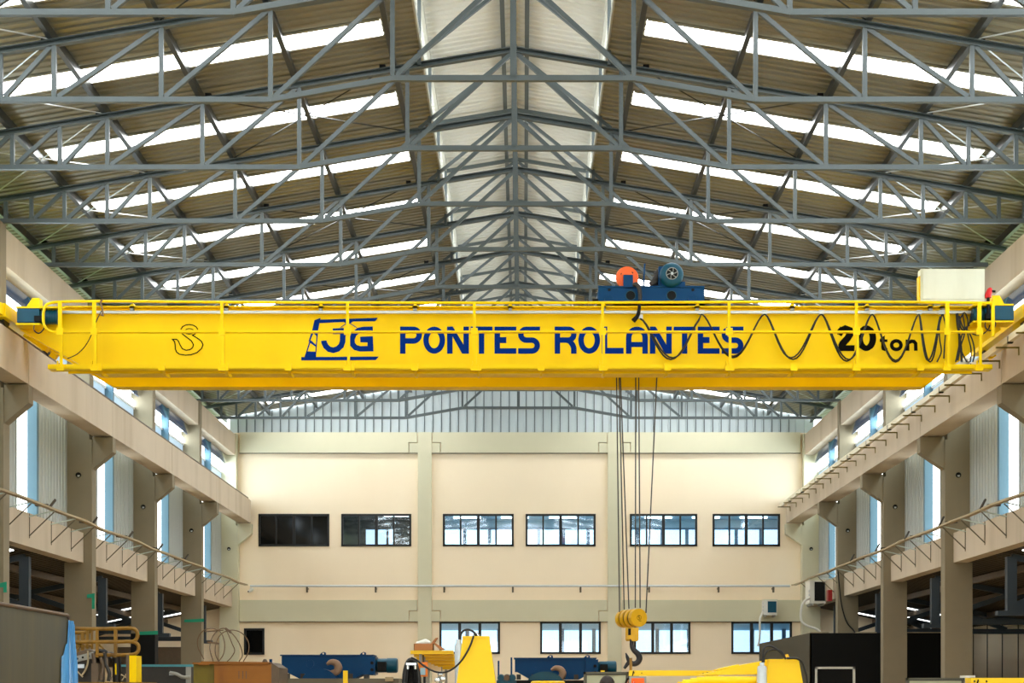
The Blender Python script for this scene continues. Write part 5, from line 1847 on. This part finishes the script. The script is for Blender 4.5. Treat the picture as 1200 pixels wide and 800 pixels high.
# ------------------------------------------------------------------ people
def person(name_lab, x, y, yaw, height):
    "standing figure: one skinned body, head with face, hair, clothes"
    k = height / 1.72
    t = thing('person', name_lab, 'person', (x, y, 0))
    cs, sn = math.cos(yaw), math.sin(yaw)

    def W(a, b, c):            # local: a right, b forward(-y when yaw 0), c up
        return Vector((x + (a * cs + b * sn) * k, y + (a * sn - b * cs) * k, c * k))

    def skin(nm, verts, edges, radii, m, sub=2, root=0):
        me = bpy.data.meshes.new(nm)
        me.from_pydata([tuple(W(*v) - Vector((x, y, 0))) for v in verts], edges, [])
        o = bpy.data.objects.new(nm, me)
        C.objects.link(o)
        o.parent = t
        ORG[o.name] = Vector((x, y, 0))
        o.modifiers.new('skin', 'SKIN')
        bpy.context.view_layer.objects.active = o
        bm = bmesh.new()
        bm.from_mesh(me)
        ly = bm.verts.layers.skin.verify()
        bm.verts.ensure_lookup_table()
        for i, v in enumerate(bm.verts):
            v[ly].radius = (radii[i][0] * k, radii[i][1] * k) if isinstance(radii[i], tuple) else (radii[i] * k, radii[i] * k)
            v[ly].use_root = (i == root)
        bm.to_mesh(me)
        bm.free()
        sb = o.modifiers.new('sub', 'SUBSURF')
        sb.levels = sb.render_levels = sub
        me.materials.append(M[m])
        for p in me.polygons:
            p.use_smooth = True
        return o
    # body: pelvis, spine, neck, head, arms, legs, in one skin
    V = [(0, 0, .95), (0, 0, 1.1), (0, 0, 1.28), (0, .0, 1.40), (0, .01, 1.48), (0, .02, 1.56), (0, .02, 1.63), (0, .015, 1.69)]
    R = [(.15, .11), (.13, .1), (.16, .11), (.12, .09), .055, .075, .08, .05]
    Ed = [(0, 1), (1, 2), (2, 3), (3, 4), (4, 5), (5, 6), (6, 7)]
    for s in (-1, 1):
        b = len(V)
        V += [(s * .19, 0, 1.38), (s * .23, -.01, 1.12), (s * .24, .06, .88), (s * .24, .08, .8)]
        R += [.06, .045, .032, .03]
        Ed += [(3, b), (b, b + 1), (b + 1, b + 2), (b + 2, b + 3)]
        b = len(V)
        V += [(s * .1, 0, .86), (s * .105, .01, .48), (s * .11, -.01, .1), (s * .12, .12, .04)]
        R += [.085, .06, .042, .035]
        Ed += [(0, b), (b, b + 1), (b + 1, b + 2), (b + 2, b + 3)]
    body = skin('body', V, Ed, R, 'skin')
    # clothes follow the body
    V2 = [v for v in V[:4]]
    shirtV = [(0, 0, .93), (0, 0, 1.1), (0, 0, 1.28), (0, 0, 1.41)]
    shirtR = [(.165, .125), (.15, .115), (.175, .125), (.12, .1)]
    shirtE = [(0, 1), (1, 2), (2, 3)]
    for s in (-1, 1):
        b = len(shirtV)
        shirtV += [(s * .19, 0, 1.38), (s * .225, -.005, 1.18)]
        shirtR += [.075, .062]
        shirtE += [(3, b), (b, b + 1)]
    skin('shirt', shirtV, shirtE, shirtR, 'shirt')
    tv = [(0, 0, .97)]
    trr = [(.165, .125)]
    te = []
    for s in (-1, 1):
        b = len(tv)
        tv += [(s * .1, 0, .84), (s * .105, .01, .48), (s * .11, -.01, .1)]
        trr += [.1, .075, .062]
        te += [(0, b), (b, b + 1), (b + 1, b + 2)]
    skin('trousers', tv, te, trr, 'trousers')
    for s in (-1, 1):
        skin('boot', [(s * .11, -.03, .06), (s * .115, .06, .045), (s * .125, .17, .035)], [(0, 1), (1, 2)], [.055, .045, .035], 'boots', 2)
        # hand: palm, four fingers and thumb
        hv = [(s * .24, .08, .80), (s * .24, .095, .74)]
        hrr = [.026, .03]
        he = [(0, 1)]
        for j, (da, ln) in enumerate(((-.024, .055), (-.008, .066), (.008, .06), (.022, .046))):
            b = len(hv)
            hv += [(s * .24 + s * .002, .1 + da, .705), (s * .236, .104 + da, .705 - ln * .5), (s * .228, .104 + da, .705 - ln)]
            hrr += [.0095, .0085, .007]
            he += [(1, b), (b, b + 1), (b + 1, b + 2)]
        b = len(hv)
        hv += [(s * .228, .128, .76), (s * .222, .138, .725)]
        hrr += [.011, .009]
        he += [(0, b), (b, b + 1)]
        skin('hand', hv, he, hrr, 'skin', 1)
    # hair cap, ears, nose, eyes, mouth
    hair = MB()
    rings = []
    nn = 22
    for j in range(9):
        ph = math.radians(-18 + j * 13.5)
        base = len(hair.v)
        for i in range(nn):
            th = 2 * math.pi * i / nn
            front = math.cos(th)       # +1 = forward
            low = ph
            if front > .25:
                low = max(ph, math.radians(38))
            rr_ = math.cos(low)
            hair.v.append(W(math.sin(th) * .089 * rr_, .012 + front * .108 * rr_, 1.625 + .108 * math.sin(low)))
        rings.append(base)
    for a, b in zip(rings, rings[1:]):
        for i in range(nn):
            hair.f.append((a + i, a + (i + 1) % nn, b + (i + 1) % nn, b + i))
    hair.f.append(tuple(rings[-1] + i for i in range(nn)))
    hair.build('hair', 'hair', t, True)
    fc_ = MB()
    for s in (-1, 1):
        fc_.tube([W(s * .085, .01, 1.585), W(s * .093, .0, 1.61), W(s * .088, .005, 1.63)], [.01, .014, .01], 8)
    fc_.tube([W(0, .1, 1.635), W(0, .118, 1.6), W(0, .105, 1.592)], [.008, .015, .012], 8)
    fc_.build('ears_and_nose', 'skin', t, True)
    ey = MB()
    for s in (-1, 1):
        ey.lathe(W(s * .032, .088, 1.628), W(0, 1, 0) - W(0, 0, 0), [(0, .014), (.008, .009)], 10)
        ey.tube([W(s * .018, .1, 1.645), W(s * .045, .092, 1.645)], .005, 6)
    ey.build('eyes_and_brows', 'hair', t, True)
    MB().tube([W(-.024, .094, 1.56), W(0, .102, 1.558), W(.024, .094, 1.56)], [.004, .006, .004], 6).build('mouth', 'redbox', t, True)
    return t


pp = P(711.5, 812, 17.4)
person('person with dark hair in front of the grey green board, only hair top visible', pp.x, pp.y, math.pi, 1.685)
pp = P(760.5, 812, 18.6)
person('person partly hidden behind the orange warning sign, below the yellow arm', pp.x, 21.6, 0, 1.735)

# ------------------------------------------------------------------ light
w = bpy.data.worlds.new('sky')
bpy.context.scene.world = w
w.use_nodes = True
bg = w.node_tree.nodes['Background']
bg.inputs['Color'].default_value = (.93, .97, 1.0, 1)
bg.inputs['Strength'].default_value = SKY


def portal(name, loc, rot, sx, sy):
    l = bpy.data.lights.new(name, 'AREA')
    l.shape = 'RECTANGLE'
    l.size, l.size_y = sx, sy
    l.cycles.is_portal = True
    o = bpy.data.objects.new(name, l)
    C.objects.link(o)
    o.location = loc
    o.rotation_euler = rot
    return o


portal('gate_daylight', (0, Y0, 2.6), (math.radians(90), 0, 0), 9, 5.2)

cam = bpy.data.cameras.new('camera')
cam.sensor_width = 36
cam.lens = F / 1200 * 36
cam.shift_x = -(VX - 600) / 1200
cam.shift_y = (HY - 400) / 1200
cam.clip_end = 300
co = bpy.data.objects.new('camera', cam)
C.objects.link(co)
co.location = (0, 0, E)
co.rotation_euler = (math.radians(90), 0, 0)
sc = bpy.context.scene
sc.camera = co
sc.view_settings.view_transform = 'Standard'
sc.view_settings.look = 'None'
sc.view_settings.gamma = 1
sc.view_settings.use_curve_mapping = False
sc.view_settings.exposure = 0.64
sc.cycles.use_denoising = True
sc.cycles.max_bounces = 8
sc.cycles.diffuse_bounces = 5
sc.cycles.sample_clamp_indirect = 8
